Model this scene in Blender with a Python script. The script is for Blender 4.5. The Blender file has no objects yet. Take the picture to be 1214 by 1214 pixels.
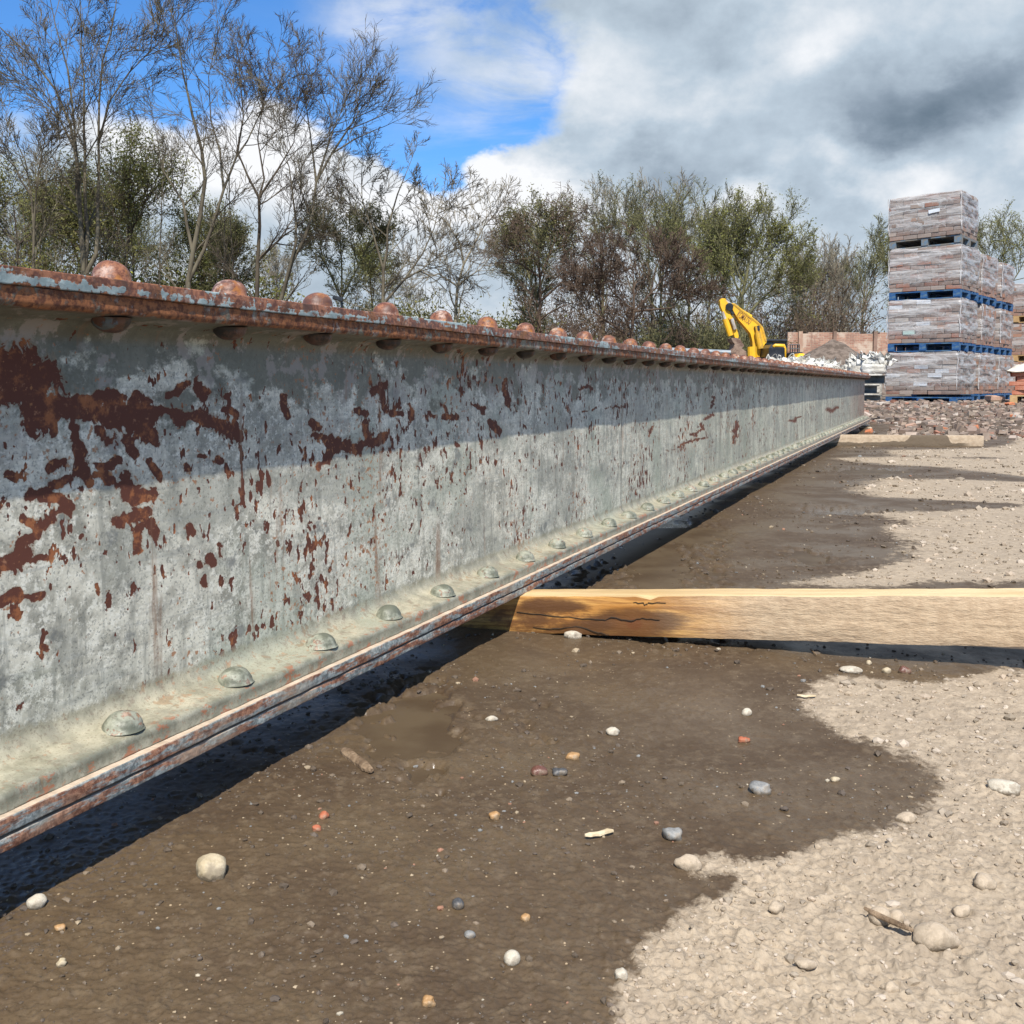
import bpy, math, random, os
import numpy as np
from mathutils import Vector, Matrix, noise as mn
R = math.radians
random.seed(7); RNG = np.random.default_rng(7)
SC = bpy.context.scene
COL = SC.collection

# ------------------------------------------------------------------ camera
F = 1214.0; CX = 607.0; PPY = 540.0; HZ = 456.0; H = 0.45
PITCH = math.atan((PPY - HZ) / F)
cam = bpy.data.cameras.new('camera'); camo = bpy.data.objects.new('camera', cam); COL.objects.link(camo)
camo.location = (0, 0, H); camo.rotation_euler = (math.pi/2 - PITCH, 0, 0)
cam.sensor_width = 36; cam.lens = 36 * F / 1214; cam.shift_y = (PPY - 607) / 1214
cam.clip_start = 0.02; cam.clip_end = 3000
SC.camera = camo
_cp, _sp = math.cos(PITCH), math.sin(PITCH)
def ray(px, py):
    a = (px - CX) / F; b = (PPY - py) / F
    return Vector((a, _cp + b * _sp, -_sp + b * _cp))
def gnd(px, py, z=0.0):                      # point of the level z seen there
    r = ray(px, py); t = (z - H) / r.z
    return Vector((r.x * t, r.y * t, z))
def at(px, py, Y):                           # point at distance Y
    r = ray(px, py); t = Y / r.y
    return Vector((r.x * t, Y, H + r.z * t))
def azel(px, py):
    r = ray(px, py).normalized(); return math.atan2(r.x, r.y), math.asin(r.z)

# ------------------------------------------------------------------ light
SUN_EL = R(52); SUN_AZ = R(-89.5)            # azimuth as a maths angle from +X
sd = Vector((math.cos(SUN_AZ) * math.cos(SUN_EL), math.sin(SUN_AZ) * math.cos(SUN_EL), math.sin(SUN_EL)))
sl = bpy.data.lights.new('sun', 'SUN'); slo = bpy.data.objects.new('sun', sl); COL.objects.link(slo)
sl.energy = 5.0; sl.angle = R(0.5); sl.color = (1.0, 0.95, 0.87)
slo.rotation_euler = (-sd).to_track_quat('-Z', 'Y').to_euler(); slo.location = (0, -5, 8)
SC.view_settings.view_transform = 'Standard'; SC.view_settings.look = 'None'
SC.view_settings.exposure = 0.5; SC.view_settings.gamma = 1.0; SC.view_settings.use_curve_mapping = False
SC.render.engine = 'CYCLES'

# ------------------------------------------------------------------ node helper
class NB:
    def __init__(s, nt): s.nt = nt; s.N = nt.nodes; s.L = nt.links
    def n(s, t, **kw):
        x = s.N.new(t)
        for k, v in kw.items(): setattr(x, k, v)
        return x
    def put(s, sock, v):
        if isinstance(v, bpy.types.NodeSocket): s.L.new(v, sock)
        elif isinstance(v, (tuple, list)) and sock.type == 'RGBA' and len(v) == 3: sock.default_value = (*v, 1)
        else: sock.default_value = v
    def m(s, op, a, b=None, c=None, clamp=False):
        x = s.n('ShaderNodeMath', operation=op, use_clamp=clamp); s.put(x.inputs[0], a)
        if b is not None: s.put(x.inputs[1], b)
        if c is not None: s.put(x.inputs[2], c)
        return x.outputs[0]
    def sm(s, v, lo, hi, a=0.0, b=1.0):
        x = s.n('ShaderNodeMapRange', interpolation_type='SMOOTHSTEP')
        for i, q in enumerate((v, lo, hi, a, b)): s.put(x.inputs[i], q)
        return x.outputs[0]
    def mix(s, f, a, b, bt='MIX'):
        x = s.n('ShaderNodeMix', data_type='RGBA', blend_type=bt)
        s.put(x.inputs[0], f); s.put(x.inputs[6], a); s.put(x.inputs[7], b); return x.outputs[2]
    def noise(s, vec, sc, det=4.0, rough=0.55, dist=0.0, out=0):
        x = s.n('ShaderNodeTexNoise'); s.put(x.inputs['Scale'], sc); s.put(x.inputs['Detail'], det)
        s.put(x.inputs['Roughness'], rough); s.put(x.inputs['Distortion'], dist)
        if vec is not None: s.L.new(vec, x.inputs['Vector'])
        return x.outputs[out]
    def vor(s, vec, sc, feature='F1', out='Distance', rnd=1.0):
        x = s.n('ShaderNodeTexVoronoi', feature=feature); s.put(x.inputs['Scale'], sc); s.put(x.inputs['Randomness'], rnd)
        s.L.new(vec, x.inputs['Vector']); return x.outputs[out]
    def mp(s, vec, sc=(1, 1, 1), loc=(0, 0, 0), rot=(0, 0, 0)):
        x = s.n('ShaderNodeMapping'); s.L.new(vec, x.inputs[0]); x.inputs[1].default_value = loc
        x.inputs[2].default_value = rot; x.inputs[3].default_value = sc; return x.outputs[0]
    def obj(s): return s.n('ShaderNodeTexCoord').outputs['Object']
    def attr(s, name, out='Fac'): return s.n('ShaderNodeAttribute', attribute_name=name).outputs[out]
    def bump(s, h, dist, strength=1.0, normal=None):
        x = s.n('ShaderNodeBump'); s.put(x.inputs['Height'], h); s.put(x.inputs['Distance'], dist); s.put(x.inputs['Strength'], strength)
        if normal is not None: s.L.new(normal, x.inputs['Normal'])
        return x.outputs[0]
def newmat(name):
    m = bpy.data.materials.new(name); m.use_nodes = True
    b = NB(m.node_tree); p = b.N['Principled BSDF']
    return m, b, p
def simple(name, col, col2=None, scale=8, rough=0.6, metal=0.0, bump=0.0, bscale=30, lo=.4, hi=.6, stretch=(1, 1, 1), spec=.5):
    m, b, p = newmat(name)
    o = b.mp(b.obj(), stretch)
    if col2:
        f = b.sm(b.noise(o, scale, 6, .65), lo, hi)
        b.put(p.inputs['Base Color'], b.mix(f, col, col2))
    else: b.put(p.inputs['Base Color'], col)
    p.inputs['Roughness'].default_value = rough; p.inputs['Metallic'].default_value = metal
    p.inputs['Specular IOR Level'].default_value = spec
    if bump: b.put(p.inputs['Normal'], b.bump(b.noise(o, bscale, 6, .6), bump))
    return m

# ------------------------------------------------------------------ sky
world = bpy.data.worlds.new('World'); SC.world = world; world.use_nodes = True
wb = NB(world.node_tree)
for n in list(wb.N): wb.N.remove(n)
wout = wb.n('ShaderNodeOutputWorld'); bg = wb.n('ShaderNodeBackground'); wb.L.new(bg.outputs[0], wout.inputs[0])
SKY = 0.10; bg.inputs[1].default_value = SKY
sky = wb.n('ShaderNodeTexSky', sky_type='NISHITA'); sky.sun_disc = False; sky.sun_elevation = SUN_EL
sky.sun_rotation = math.pi/2 - SUN_AZ; sky.air_density = 1.0; sky.dust_density = 0.4; sky.ozone_density = 3.0
vec = wb.n('ShaderNodeTexCoord').outputs['Generated']
xyz = wb.n('ShaderNodeSeparateXYZ'); wb.L.new(vec, xyz.inputs[0])
az0 = wb.m('ARCTAN2', xyz.outputs[0], xyz.outputs[1]); el0 = wb.m('ARCSINE', xyz.outputs[2])
wv = wb.mp(vec, (1, 1, 1.7), (2.37, 1.71, .93))
wn1 = wb.n('ShaderNodeSeparateXYZ'); wb.L.new(wb.noise(wv, 4.5, 7, .6, 0, 1), wn1.inputs[0])
az = wb.m('ADD', az0, wb.m('MULTIPLY', wb.m('SUBTRACT', wn1.outputs[0], .5), .22))
el = wb.m('ADD', el0, wb.m('MULTIPLY', wb.m('SUBTRACT', wn1.outputs[1], .5), .15))
def blob(px, py, wx, wy, amp, acc, rot=0.0):
    a, e = azel(px, py); c, s_ = math.cos(rot), math.sin(rot)
    da = wb.m('SUBTRACT', az, a); de = wb.m('SUBTRACT', el, e)
    if rot:
        u = wb.m('ADD', wb.m('MULTIPLY', da, c), wb.m('MULTIPLY', de, s_))
        v = wb.m('SUBTRACT', wb.m('MULTIPLY', de, c), wb.m('MULTIPLY', da, s_)); da, de = u, v
    q = wb.m('ADD', wb.m('POWER', wb.m('ABSOLUTE', wb.m('DIVIDE', da, wx / F)), 2), wb.m('POWER', wb.m('ABSOLUTE', wb.m('DIVIDE', de, wy / F)), 2))
    g = wb.m('MULTIPLY', wb.m('EXPONENT', wb.m('MULTIPLY', q, -1)), amp)
    return wb.m('ADD', acc, g)
cov = wb.m('MULTIPLY', wb.m('SUBTRACT', wb.noise(wb.mp(vec, (1, 1, 2.2), (3.1, 1.2, 0)), 2.6, 9, .56, .15), .5), 1.5)
cov = wb.m('ADD', cov, .26)
for a in [(60, 40, 330, 150, -1.2), (330, 50, 190, 80, -1.3), (470, 120, 90, 70, -1.2, -.5), (560, 180, 60, 52, -1.9), (600, 100, 90, 50, -.55, -.4),
          (285, 165, 200, 75, 1.9), (460, 195, 50, 40, 1.0), (510, 225, 50, 30, .9), (620, 245, 110, 50, 1.2), (430, -25, 150, 28, 1.1),
          (220, 310, 520, 100, 2.2), (1060, 130, 290, 320, 1.6), (740, 60, 130, 110, .5), (720, 230, 120, 60, .8)]:
    cov = blob(*a[:5], cov, *(a[5:]))
cov = wb.m('ADD', cov, wb.m('MULTIPLY', wb.m('SUBTRACT', wb.noise(wb.mp(vec, (1, 1, 1.6), (7, 2, 5)), 11, 9, .62, .4), .5), 1.3)); alpha = wb.sm(cov, -.05, .80)
vn = wb.sm(wb.noise(wb.mp(vec, (1.0, 1.0, 3.2), (2, 7, 1)), 5.0, 9, .62, .5), .38, .66)
vb = blob(600, 80, 140, 80, 1.0, 0.0, -.35); vb = blob(430, 10, 90, 25, .6, vb)
alpha = wb.m('MAXIMUM', alpha, wb.m('MULTIPLY', wb.m('MULTIPLY', vb, vn), .85), clamp=True)
bri = wb.m('ADD', wb.m('MULTIPLY', wb.m('SUBTRACT', wb.noise(wb.mp(vec, (1, 1, 1.35), (5.3, 1.3, 2.7)), 8.0, 10, .58, .15), .5), 1.15), .66)
for a in [(290, 160, 200, 70, .42), (500, 225, 80, 30, .28), (615, 225, 75, 34, .6), (880, 240, 50, 22, .35), (1080, 215, 70, 24, .35), (950, 55, 85, 30, .12, .5), (440, 5, 110, 30, .2), (620, 110, 90, 60, .18), (740, 130, 110, 36, .12), (1000, 190, 110, 26, .16),
          (1140, 112, 190, 30, -.42, .2), (960, 110, 120, 30, -.22, .1), (850, 50, 60, 50, -.20), (750, 200, 90, 24, -.24), (960, 225, 60, 22, -.2), (720, 5, 110, 30, -.10), (680, 160, 24, 24, -.15)]:
    bri = blob(*a[:5], bri, *(a[5:]))
ramp = wb.n('ShaderNodeValToRGB'); wb.L.new(bri, ramp.inputs[0]); cr = ramp.color_ramp
cr.elements[0].position = 0.0; cr.elements[0].color = (1.0, 1.4, 1.85, 1)
cr.elements[1].position = 1.0; cr.elements[1].color = (6.9, 7.0, 7.2, 1)
e = cr.elements.new(.30); e.color = (2.0, 2.5, 3.1, 1)
e = cr.elements.new(.62); e.color = (3.7, 4.4, 5.1, 1)
skyc = wb.mix(1.0, sky.outputs[0], (0.50, 0.90, 1.30), 'MULTIPLY')
wb.L.new(wb.mix(alpha, skyc, ramp.outputs[0]), bg.inputs[0])
world.cycles.sampling_method = 'MANUAL'; world.cycles.sample_map_resolution = 1024

# ------------------------------------------------------------------ mesh helpers
def tag(o, label=None, cat=None, group=None, kind=None):
    if label: o['label'] = label
    if cat: o['category'] = cat
    if group: o['group'] = group
    if kind: o['kind'] = kind
    return o
def link(name, me, parent=None, mat=None):
    o = bpy.data.objects.new(name, me); COL.objects.link(o)
    if mat and len(me.materials) == 0: me.materials.append(mat)
    if parent: o.parent = parent
    return o
def empty(name, loc, rz=0, label=None, cat=None, group=None):
    o = bpy.data.objects.new(name, None); COL.objects.link(o); o.location = loc; o.rotation_euler = (0, 0, rz)
    o.empty_display_size = .1
    return tag(o, label, cat, group)
def npmesh(name, V, faces, smooth=False):
    """faces: array (n,k)"""
    V = np.asarray(V, dtype=np.float32); faces = np.asarray(faces, dtype=np.int32)
    me = bpy.data.meshes.new(name); n, k = faces.shape
    me.vertices.add(len(V)); me.vertices.foreach_set('co', V.ravel())
    me.loops.add(n * k); me.loops.foreach_set('vertex_index', faces.ravel())
    me.polygons.add(n); me.polygons.foreach_set('loop_start', np.arange(0, n * k, k, dtype=np.int32))
    me.update(calc_edges=True)
    me.polygons.foreach_set('use_smooth', np.full(n, smooth)); me.validate(); me.update()
    return me
def fattr(me, name, vals):
    a = me.attributes.new(name, 'FLOAT', 'POINT'); a.data.foreach_set('value', np.asarray(vals, dtype=np.float32))
def cattr(me, name, vals):
    a = me.attributes.new(name, 'FLOAT_COLOR', 'POINT')
    v = np.ones((len(vals), 4), dtype=np.float32); v[:, :3] = vals; a.data.foreach_set('color', v.ravel())
class MB:
    def __init__(s): s.v = []; s.f = []
    def add(s, vs, fs):
        b = len(s.v); s.v += [tuple(x) for x in vs]; s.f += [tuple(i + b for i in f) for f in fs]; return s
    def box(s, c, d, rot=None, taper=0.0, bev=0.0):
        x, y, z = d[0]/2, d[1]/2, d[2]/2
        if bev:
            vs = []
            for k in (-1, 1):
                for (a, b) in ((-x, -y), (x, -y), (x, y), (-x, y)): vs.append((a*(1-bev/x if x else 1), b*(1-bev/y), k*z))
            for k in (-1, 1):
                for (a, b) in ((-x, -y), (x, -y), (x, y), (-x, y)): vs.append((a, b, k*(z-bev)))
            fs = [(3, 2, 1, 0), (4, 5, 6, 7)]
            for i in range(4):
                j = (i+1) % 4
                fs += [(i, j, 8+j, 8+i), (8+i, 8+j, 12+j, 12+i), (12+i, 12+j, 4+j, 4+i)]
        else:
            vs = [(-x, -y, -z), (x, -y, -z), (x, y, -z), (-x, y, -z), (-x, -y, z), (x, -y, z), (x, y, z), (-x, y, z)]
            fs = [(3, 2, 1, 0), (4, 5, 6, 7), (0, 1, 5, 4), (1, 2, 6, 5), (2, 3, 7, 6), (3, 0, 4, 7)]
        c = Vector(c); out = []
        for q in vs:
            q = Vector(q)
            if rot is not None: q = rot @ q
            out.append(q + c)
        return s.add(out, fs)
    def tube(s, pts, r, n=8, cap=True, flat=1.0):
        pts = [Vector(p) for p in pts]; rs = r if isinstance(r, (list, tuple)) else [r]*len(pts); vs = []; fs = []
        prev = None
        for i, p in enumerate(pts):
            d = (pts[min(i+1, len(pts)-1)] - pts[max(i-1, 0)]).normalized()
            if prev is None: a = d.orthogonal().normalized()
            else: a = (prev - d * prev.dot(d)).normalized()
            prev = a; b = d.cross(a)
            for k in range(n):
                t = 2*math.pi*k/n; vs.append(p + (a*math.cos(t) + b*math.sin(t)*flat)*rs[i])
        for i in range(len(pts)-1):
            for k in range(n): fs.append((i*n+k, i*n+(k+1) % n, (i+1)*n+(k+1) % n, (i+1)*n+k))
        if cap: fs += [tuple(range(n))[::-1], tuple((len(pts)-1)*n+k for k in range(n))]
        return s.add(vs, fs)
    def prism(s, pts, off):      # planar polygon extruded by vector off (both ways /2)
        off = Vector(off)/2; n = len(pts); P = [Vector(p) for p in pts]
        return s.add([p-off for p in P]+[p+off for p in P], [tuple(range(n))[::-1], tuple(range(n, 2*n))]+[(i, (i+1) % n, n+(i+1) % n, n+i) for i in range(n)])
    def mesh(s, name, smooth=False):
        me = bpy.data.meshes.new(name); me.from_pydata(s.v, [], s.f); me.update()
        if smooth: me.polygons.foreach_set('use_smooth', [True]*len(me.polygons))
        return me
    def build(s, name, mat, parent=None, smooth=False): return link(name, s.mesh(name, smooth), parent, mat)

# ------------------------------------------------------------------ numpy gradient noise
_perm = RNG.permutation(4096).astype(np.int32); _perm = np.concatenate([_perm, _perm])
_g = RNG.uniform(0, 2*math.pi, 4096)
_gx, _gy = np.cos(_g), np.sin(_g)
def pn(x, y):
    xi = np.floor(x).astype(np.int64); yi = np.floor(y).astype(np.int64); xf = x-xi; yf = y-yi
    u = xf*xf*xf*(xf*(xf*6-15)+10); v = yf*yf*yf*(yf*(yf*6-15)+10)
    def g(i, j, a, b):
        h = _perm[(_perm[i & 4095] + j) & 4095]; return _gx[h]*a + _gy[h]*b
    n00 = g(xi, yi, xf, yf); n10 = g(xi+1, yi, xf-1, yf); n01 = g(xi, yi+1, xf, yf-1); n11 = g(xi+1, yi+1, xf-1, yf-1)
    return ((n00*(1-u)+n10*u)*(1-v)+(n01*(1-u)+n11*u)*v)*1.5
def fbm(x, y, o=4, gain=.5):
    s = 0; a = 1; t = 0
    for i in range(o): s = s + a*pn(x*2**i+17*i, y*2**i-9*i); t += a; a *= gain
    return s/t
def sdpoly(X, Y, poly):
    """signed distance, negative inside"""
    P = np.array([(p[0], p[1]) for p in poly]); d = np.full(X.shape, 1e9); ins = np.zeros(X.shape, bool)
    for i in range(len(P)):
        a = P[i]; b = P[(i+1) % len(P)]; ex, ey = b-a; wx = X-a[0]; wy = Y-a[1]
        t = np.clip((wx*ex+wy*ey)/(ex*ex+ey*ey+1e-12), 0, 1); d = np.minimum(d, (wx-ex*t)**2+(wy-ey*t)**2)
        c = ((a[1] > Y) != (b[1] > Y)) & (X < (b[0]-a[0])*(Y-a[1])/((b[1]-a[1])+1e-12)+a[0]); ins ^= c
    d = np.sqrt(d); return np.where(ins, -d, d)

# ------------------------------------------------------------------ ground
DRY1 = [(735, 1290), (738, 1190), (752, 1140), (765, 1115), (810, 1088), (850, 1070), (868, 1056), (863, 1046), (834, 1036), (832, 1024), (862, 1019), (930, 1025), (1000, 1008),
        (1060, 993), (1100, 966), (1108, 940), (1092, 916), (1066, 890), (1012, 876), (962, 848), (950, 838), (978, 820), (1005, 814), (1060, 818), (1125, 810), (1185, 800), (1300, 790), (2300, 900), (2300, 2300), (735, 2300)]
DRY2 = [(930, 694), (1010, 688), (1076, 672), (1083, 650), (1072, 636), (1058, 628), (1086, 623), (1062, 616), (1044, 611), (1120, 609), (1134, 603), (1110, 597), (1046, 590), (1030, 583), (1052, 571), (1130, 569), (1158, 563), (1125, 556),
        (1060, 552), (1005, 545), (1075, 543), (1060, 536), (1140, 532), (1168, 531), (1200, 520), (2600, 520), (2600, 694)]
P1 = [tuple(gnd(*p)[:2]) for p in DRY1]; P2 = [tuple(gnd(*p)[:2]) for p in DRY2]
DAMP = [(1190, 545, 60, 3), (1200, 570, 45, 5), (1180, 601, 60, 5), (1100, 522, 60, 5)]         # damp streaks (px)
PUD = [(465, 862, 125, 42), (745, 655, 75, 38), (805, 630, 45, 16), (955, 662, 30, 10), (985, 607, 42, 5), (1040, 560, 55, 4.5)]
fr = np.linspace(-R(29.5), R(29.5), 560); bk = np.linspace(R(31), 2*math.pi-R(31), 92)[1:-1]
ANG = np.concatenate([fr, bk]); NA = len(ANG)
RAD = np.concatenate([[.08, .3, .5], 546.3/np.linspace(880, 64, 690), np.geomspace(8.7, 24, 90), np.geomspace(26, 900, 36)]); NR = len(RAD)
RR, AA = np.meshgrid(RAD, ANG, indexing='ij'); GX = RR*np.sin(AA); GY = RR*np.cos(AA)
def wetness(X, Y, r):
    d = np.minimum(sdpoly(X, Y, P1), sdpoly(X, Y, P2)) / np.maximum(r, .3)
    w = .5 + d*14 + fbm(X*9/np.maximum(r, .5), Y*9/np.maximum(r, .5), 4)*.35
    for (px, py, wx, wy) in DAMP:
        c = gnd(px, py); e1 = abs(gnd(px+wx, py).x-c.x); e2 = abs(gnd(px, py-wy).y-c.y)
        w = w + 1.2*np.exp(-((X-c.x)/e1)**2-((Y-c.y)/e2)**2)
    far = np.clip((r-9.5)/1.5, 0, 1)
    w = w*(1-far)+far*(.62+fbm(X*.7, Y*.7, 4)*1.2)
    return np.clip(w, 0, 1)
def puddle(X, Y):
    m = np.zeros_like(X)
    for (px, py, wx, wy) in PUD:
        c = gnd(px, py); e1 = abs(gnd(px+wx, py).x-c.x); e2 = abs(gnd(px, py-wy).y-c.y)
        m = np.maximum(m, 1.35*np.exp(-((X-c.x)/e1)**2-((Y-c.y)/e2)**2))
    return m
def height(X, Y, full=True):
    r = np.hypot(X, Y); w = wetness(X, Y, r); p = puddle(X, Y)
    lod = lambda cell: np.clip(cell/(2.2*np.maximum(r*.0018, r*r/670))-.5, 0, 1)          # fade what the mesh can't carry
    z = fbm(X*.9, Y*.9, 3)*.012 + fbm(X*5, Y*5, 3)*.004
    cl = np.abs(fbm(X*38, Y*38, 2)); cl2 = np.maximum(fbm(X*85+5, Y*85, 2), 0); cl3 = np.maximum(fbm(X*24+50, Y*24, 3)-.12, 0)
    dry = 1-w
    wr_ = np.clip(fbm(X*1.7+30, Y*1.7, 3)*2+.5, .15, 1); z += (.0022+.0022*dry)*cl*wr_*lod(.026) + (.0020+.0014*dry)*cl2*lod(.012) + (.004+.006*dry)*cl3*lod(.04) + (.0012+.0008*dry)*fbm(X*190, Y*190, 2)*lod(.005) + (.0010+.0018*dry)*np.maximum(fbm(X*130+9, Y*130, 1)-.1, 0)*2*lod(.008)
    pz = np.clip((p+fbm(X*8/np.maximum(r,1), Y*14/np.maximum(r,1), 3)*1.6+fbm(X*34, Y*34, 3)*1.1-.55)*1.6, 0, 1)*(p > .08)
    z = z*(1-.8*pz) + .006 - pz*.0125
    # bank of rubble rising towards the stacks
    t = np.clip((r-9.2)/7.0, 0, 1); z += .16*t*t*(3-2*t) + np.clip((r-9)/2, 0, 1)*fbm(X*2.3, Y*2.3, 3)*.03*np.clip((40-r)/20, 0, 1)
    # ground lies lower than the gap under the first timber's raised end
    return z, w, pz
GZ, GW, GP = height(GX, GY)
V = np.stack([GX, GY, GZ], -1).reshape(-1, 3)
i = np.arange(NR-1)[:, None]*NA; j = np.arange(NA)[None, :]; j2 = (j+1) % NA
FQ = np.stack([i+j, i+NA+j, i+NA+j2, i+j2], -1).reshape(-1, 4)[:, ::-1]
gme = npmesh('ground', V, FQ, True)
fattr(gme, 'wet', GW.ravel()); fattr(gme, 'pud', GP.ravel())
def gz(x, y):
    z, _, _ = height(np.array([float(x)]), np.array([float(y)])); return float(z[0])

m_ground, b, p = newmat('ground')
o = b.obj()
wet = b.attr('wet')
wn = b.m('ADD', wet, b.m('ADD', b.m('MULTIPLY', b.m('SUBTRACT', b.noise(o, 55, 7, .72), .5), .95), b.m('MULTIPLY', b.m('SUBTRACT', b.noise(o, 11, 4, .6), .5), .5)))
wm = b.sm(wn, .40, .64)
n1 = b.noise(o, 4, 5, .6); n2 = b.noise(o, 60, 6, .7); n3 = b.noise(o, 340, 3, .6)
dry = b.mix(b.sm(n2, .35, .66), (.275, .218, .155), (.385, .310, .222)); dry = b.mix(b.sm(n1, .45, .68, 0, .40), dry, (.25, .20, .148)); dry = b.mix(b.sm(n3, .52, .72, 0, .45), dry, (.19, .15, .105))
wetc = b.mix(b.sm(n1, .35, .65), (.064, .041, .0225), (.100, .069, .039)); wetc = b.mix(b.sm(n2, .45, .72, 0, .7), wetc, (.135, .098, .060)); wetc = b.mix(b.sm(n3, .54, .70, 0, .5), wetc, (.044, .028, .016))
sp = b.vor(o, 260); spc = b.vor(o, 260, out='Color'); sep = b.n('ShaderNodeSeparateColor'); b.L.new(spc, sep.inputs[0])
speck = b.m('MULTIPLY', b.m('LESS_THAN', sp, .26), b.m('GREATER_THAN', sep.outputs[0], .965))
wetc = b.mix(speck, wetc, (.32, .24, .15)); dry = b.mix(b.m('MULTIPLY', speck, .5), dry, (.5, .45, .38))
b.put(p.inputs['Base Color'], b.mix(wm, dry, wetc))
pud = b.attr('pud')
rw = b.m('SUBTRACT', b.sm(n1, .40, .60, .62, .36), b.m('MULTIPLY', pud, .25))
b.put(p.inputs['Roughness'], b.m('ADD', b.m('MULTIPLY', wm, b.m('SUBTRACT', rw, .95)), .95))
p.inputs['Specular IOR Level'].default_value = .30
hh = b.m('ADD', b.m('MULTIPLY', n2, .6), b.m('ADD', b.m('MULTIPLY', n3, .35), b.m('MULTIPLY', b.vor(o, 150), .4)))
b.put(p.inputs['Normal'], b.bump(hh, .0035, b.m('ADD', .26, b.m('MULTIPLY', b.m('SUBTRACT', 1.0, wm), .42))))
tag(link('ground', gme, None, m_ground), kind='structure')

# muddy water standing in the hollows
m_water, b, p = newmat('muddy_water'); o = b.obj()
b.put(p.inputs['Base Color'], b.mix(b.sm(b.noise(o, 9, 4), .35, .65), (.066, .044, .025), (.095, .068, .040)))
p.inputs['Roughness'].default_value = .45; p.inputs['IOR'].default_value = 1.33; p.inputs['Specular IOR Level'].default_value = .22
b.put(p.inputs['Normal'], b.bump(b.noise(o, 26, 3, .5), .0006, .3))
for (x0, y0, x1, y1) in [(-.85, .9, .55, 1.85), (.1, 1.9, 1.6, 3.2), (1.6, 3.2, 3.2, 6.2)]:
    tag(MB().add([(x0, y0, -.0005), (x1, y0, -.0005), (x1, y1, -.0005), (x0, y1, -.0005)], [(0, 1, 2, 3)]).build('puddle', m_water), kind='structure')

# ------------------------------------------------------------------ steel girder
ZB = .071
P0 = gnd(0, 1010, ZB); dv = ray(1120, HZ); dv = Vector((dv.x, dv.y, 0)).normalized(); nin = Vector((-dv.y, dv.x, 0))
def onplane(px, py, u):                      # (s, v) on the vertical plane a distance u inside the flange edge
    r = ray(px, py); o_ = Vector((0, 0, H)); q = P0 + nin*u
    t = (q-o_).dot(nin)/r.dot(nin); w_ = o_ + r*t
    return (w_-P0).dot(dv), w_.z
ZT = onplane(0, 361, 0)[1]                   # underside of top flange at its edge
S0 = -1.6; S1 = onplane(1031, 500, 0)[0]
root = empty('steel_girder', (P0.x, P0.y, 0), math.atan2(dv.y, dv.x), 'long riveted steel girder with peeling grey paint and red rust, lying on timbers', 'girder')
UW = .0565; TW = .010; WF = 2*UW+TW
T1, T2 = .0115, .0145; TP = .015; FT = .017    # lower cover plates, top cover plate, flange tip thickness
zf0 = ZB+T1+.0025+T2                          # underside of bottom flange
zf1 = zf0+FT; zweb0 = zf1+.006
def profile():
    pr = []
    # bottom flange outer edge, rounded, then up its slope, fillet, web, fillet, slope, top flange edge
    e = .0045
    pr += [(.004, zf0), (.0045, zf0+.001)]
    for k in range(5):
        t = k/4*math.pi/2; pr.append((.004+e-e*math.cos(t), zf1-.006+ .006*math.sin(t)))
    pr += [(.02, zf1+.0012), (.03, zf1+.0025)]
    rf = .020; cu, cz = UW-rf, zf1+.004+rf
    for k in range(9):
        t = k/8*math.pi/2; pr.append((cu+rf*math.sin(t), cz-rf*math.cos(t)))
    return pr
low = profile(); zA = low[-1][1]; mid = (zf0+ZT+FT)/2
up = [(u, 2*mid-z) for (u, z) in low][::-1]; zB_ = up[0][1]
web = [(UW, z) for z in np.linspace(zA, zB_, 112)[1:-1]]
front = low+web+up
back = [(WF-u, z) for (u, z) in front[::-1] if not (abs(u-UW) < 1e-6 and zA+.002 < z < zB_-.002)]
PR = np.array(front+back); NP = len(PR); NF = len(front)
q = np.geomspace(.25, S1-S0+.25, 620)-.25+S0
s1_ = np.concatenate([np.linspace(S0, -.12, 12)[:-1], np.geomspace(.62, S1+.62+.12, 760)-.74])
NS = len(s1_)
SS = np.repeat(s1_[:, None], NP, 1); UU = np.repeat(PR[None, :, 0], NS, 0).copy(); VV = np.repeat(PR[None, :, 1], NS, 0).copy()
# gentle dents, and the raised seam of an old stiffener
isw = (np.abs(PR[:, 0]-UW) < .002) & (PR[:, 1] > zA) & (PR[:, 1] < zB_)
UU += fbm(SS*3, VV*7, 3)*.0022*isw[None, :]*np.clip((VV-zA)*12, 0, 1)*np.clip((zB_-VV)*12, 0, 1)
sseam = onplane(736, 560, UW)[0]
SSEAM = sseam
seam = np.exp(-((SS-sseam)/.004)**2)-.7*np.exp(-((SS-sseam-.009)/.006)**2)
UU -= .0050*seam*isw[None, :]
edge = (PR[:, 0] < .012)
UU += (fbm(SS*40, VV*30, 3)*.0014+fbm(SS*6, VV*6, 2)*.0012)*edge[None, :]
VV += fbm(SS*30, UU*60+9, 3)*.0008*(PR[:, 0] < .05)[None, :]
V = np.stack([SS, UU, VV], -1).reshape(-1, 3)
i = np.arange(NS-1)[:, None]*NP; j = np.arange(NP)[None, :]; j2 = (j+1) % NP
FQ = np.stack([i+j, i+j2, i+NP+j2, i+NP+j], -1).reshape(-1, 4)[:, ::-1]
bme = npmesh('rolled_section', V, FQ, True)
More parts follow.
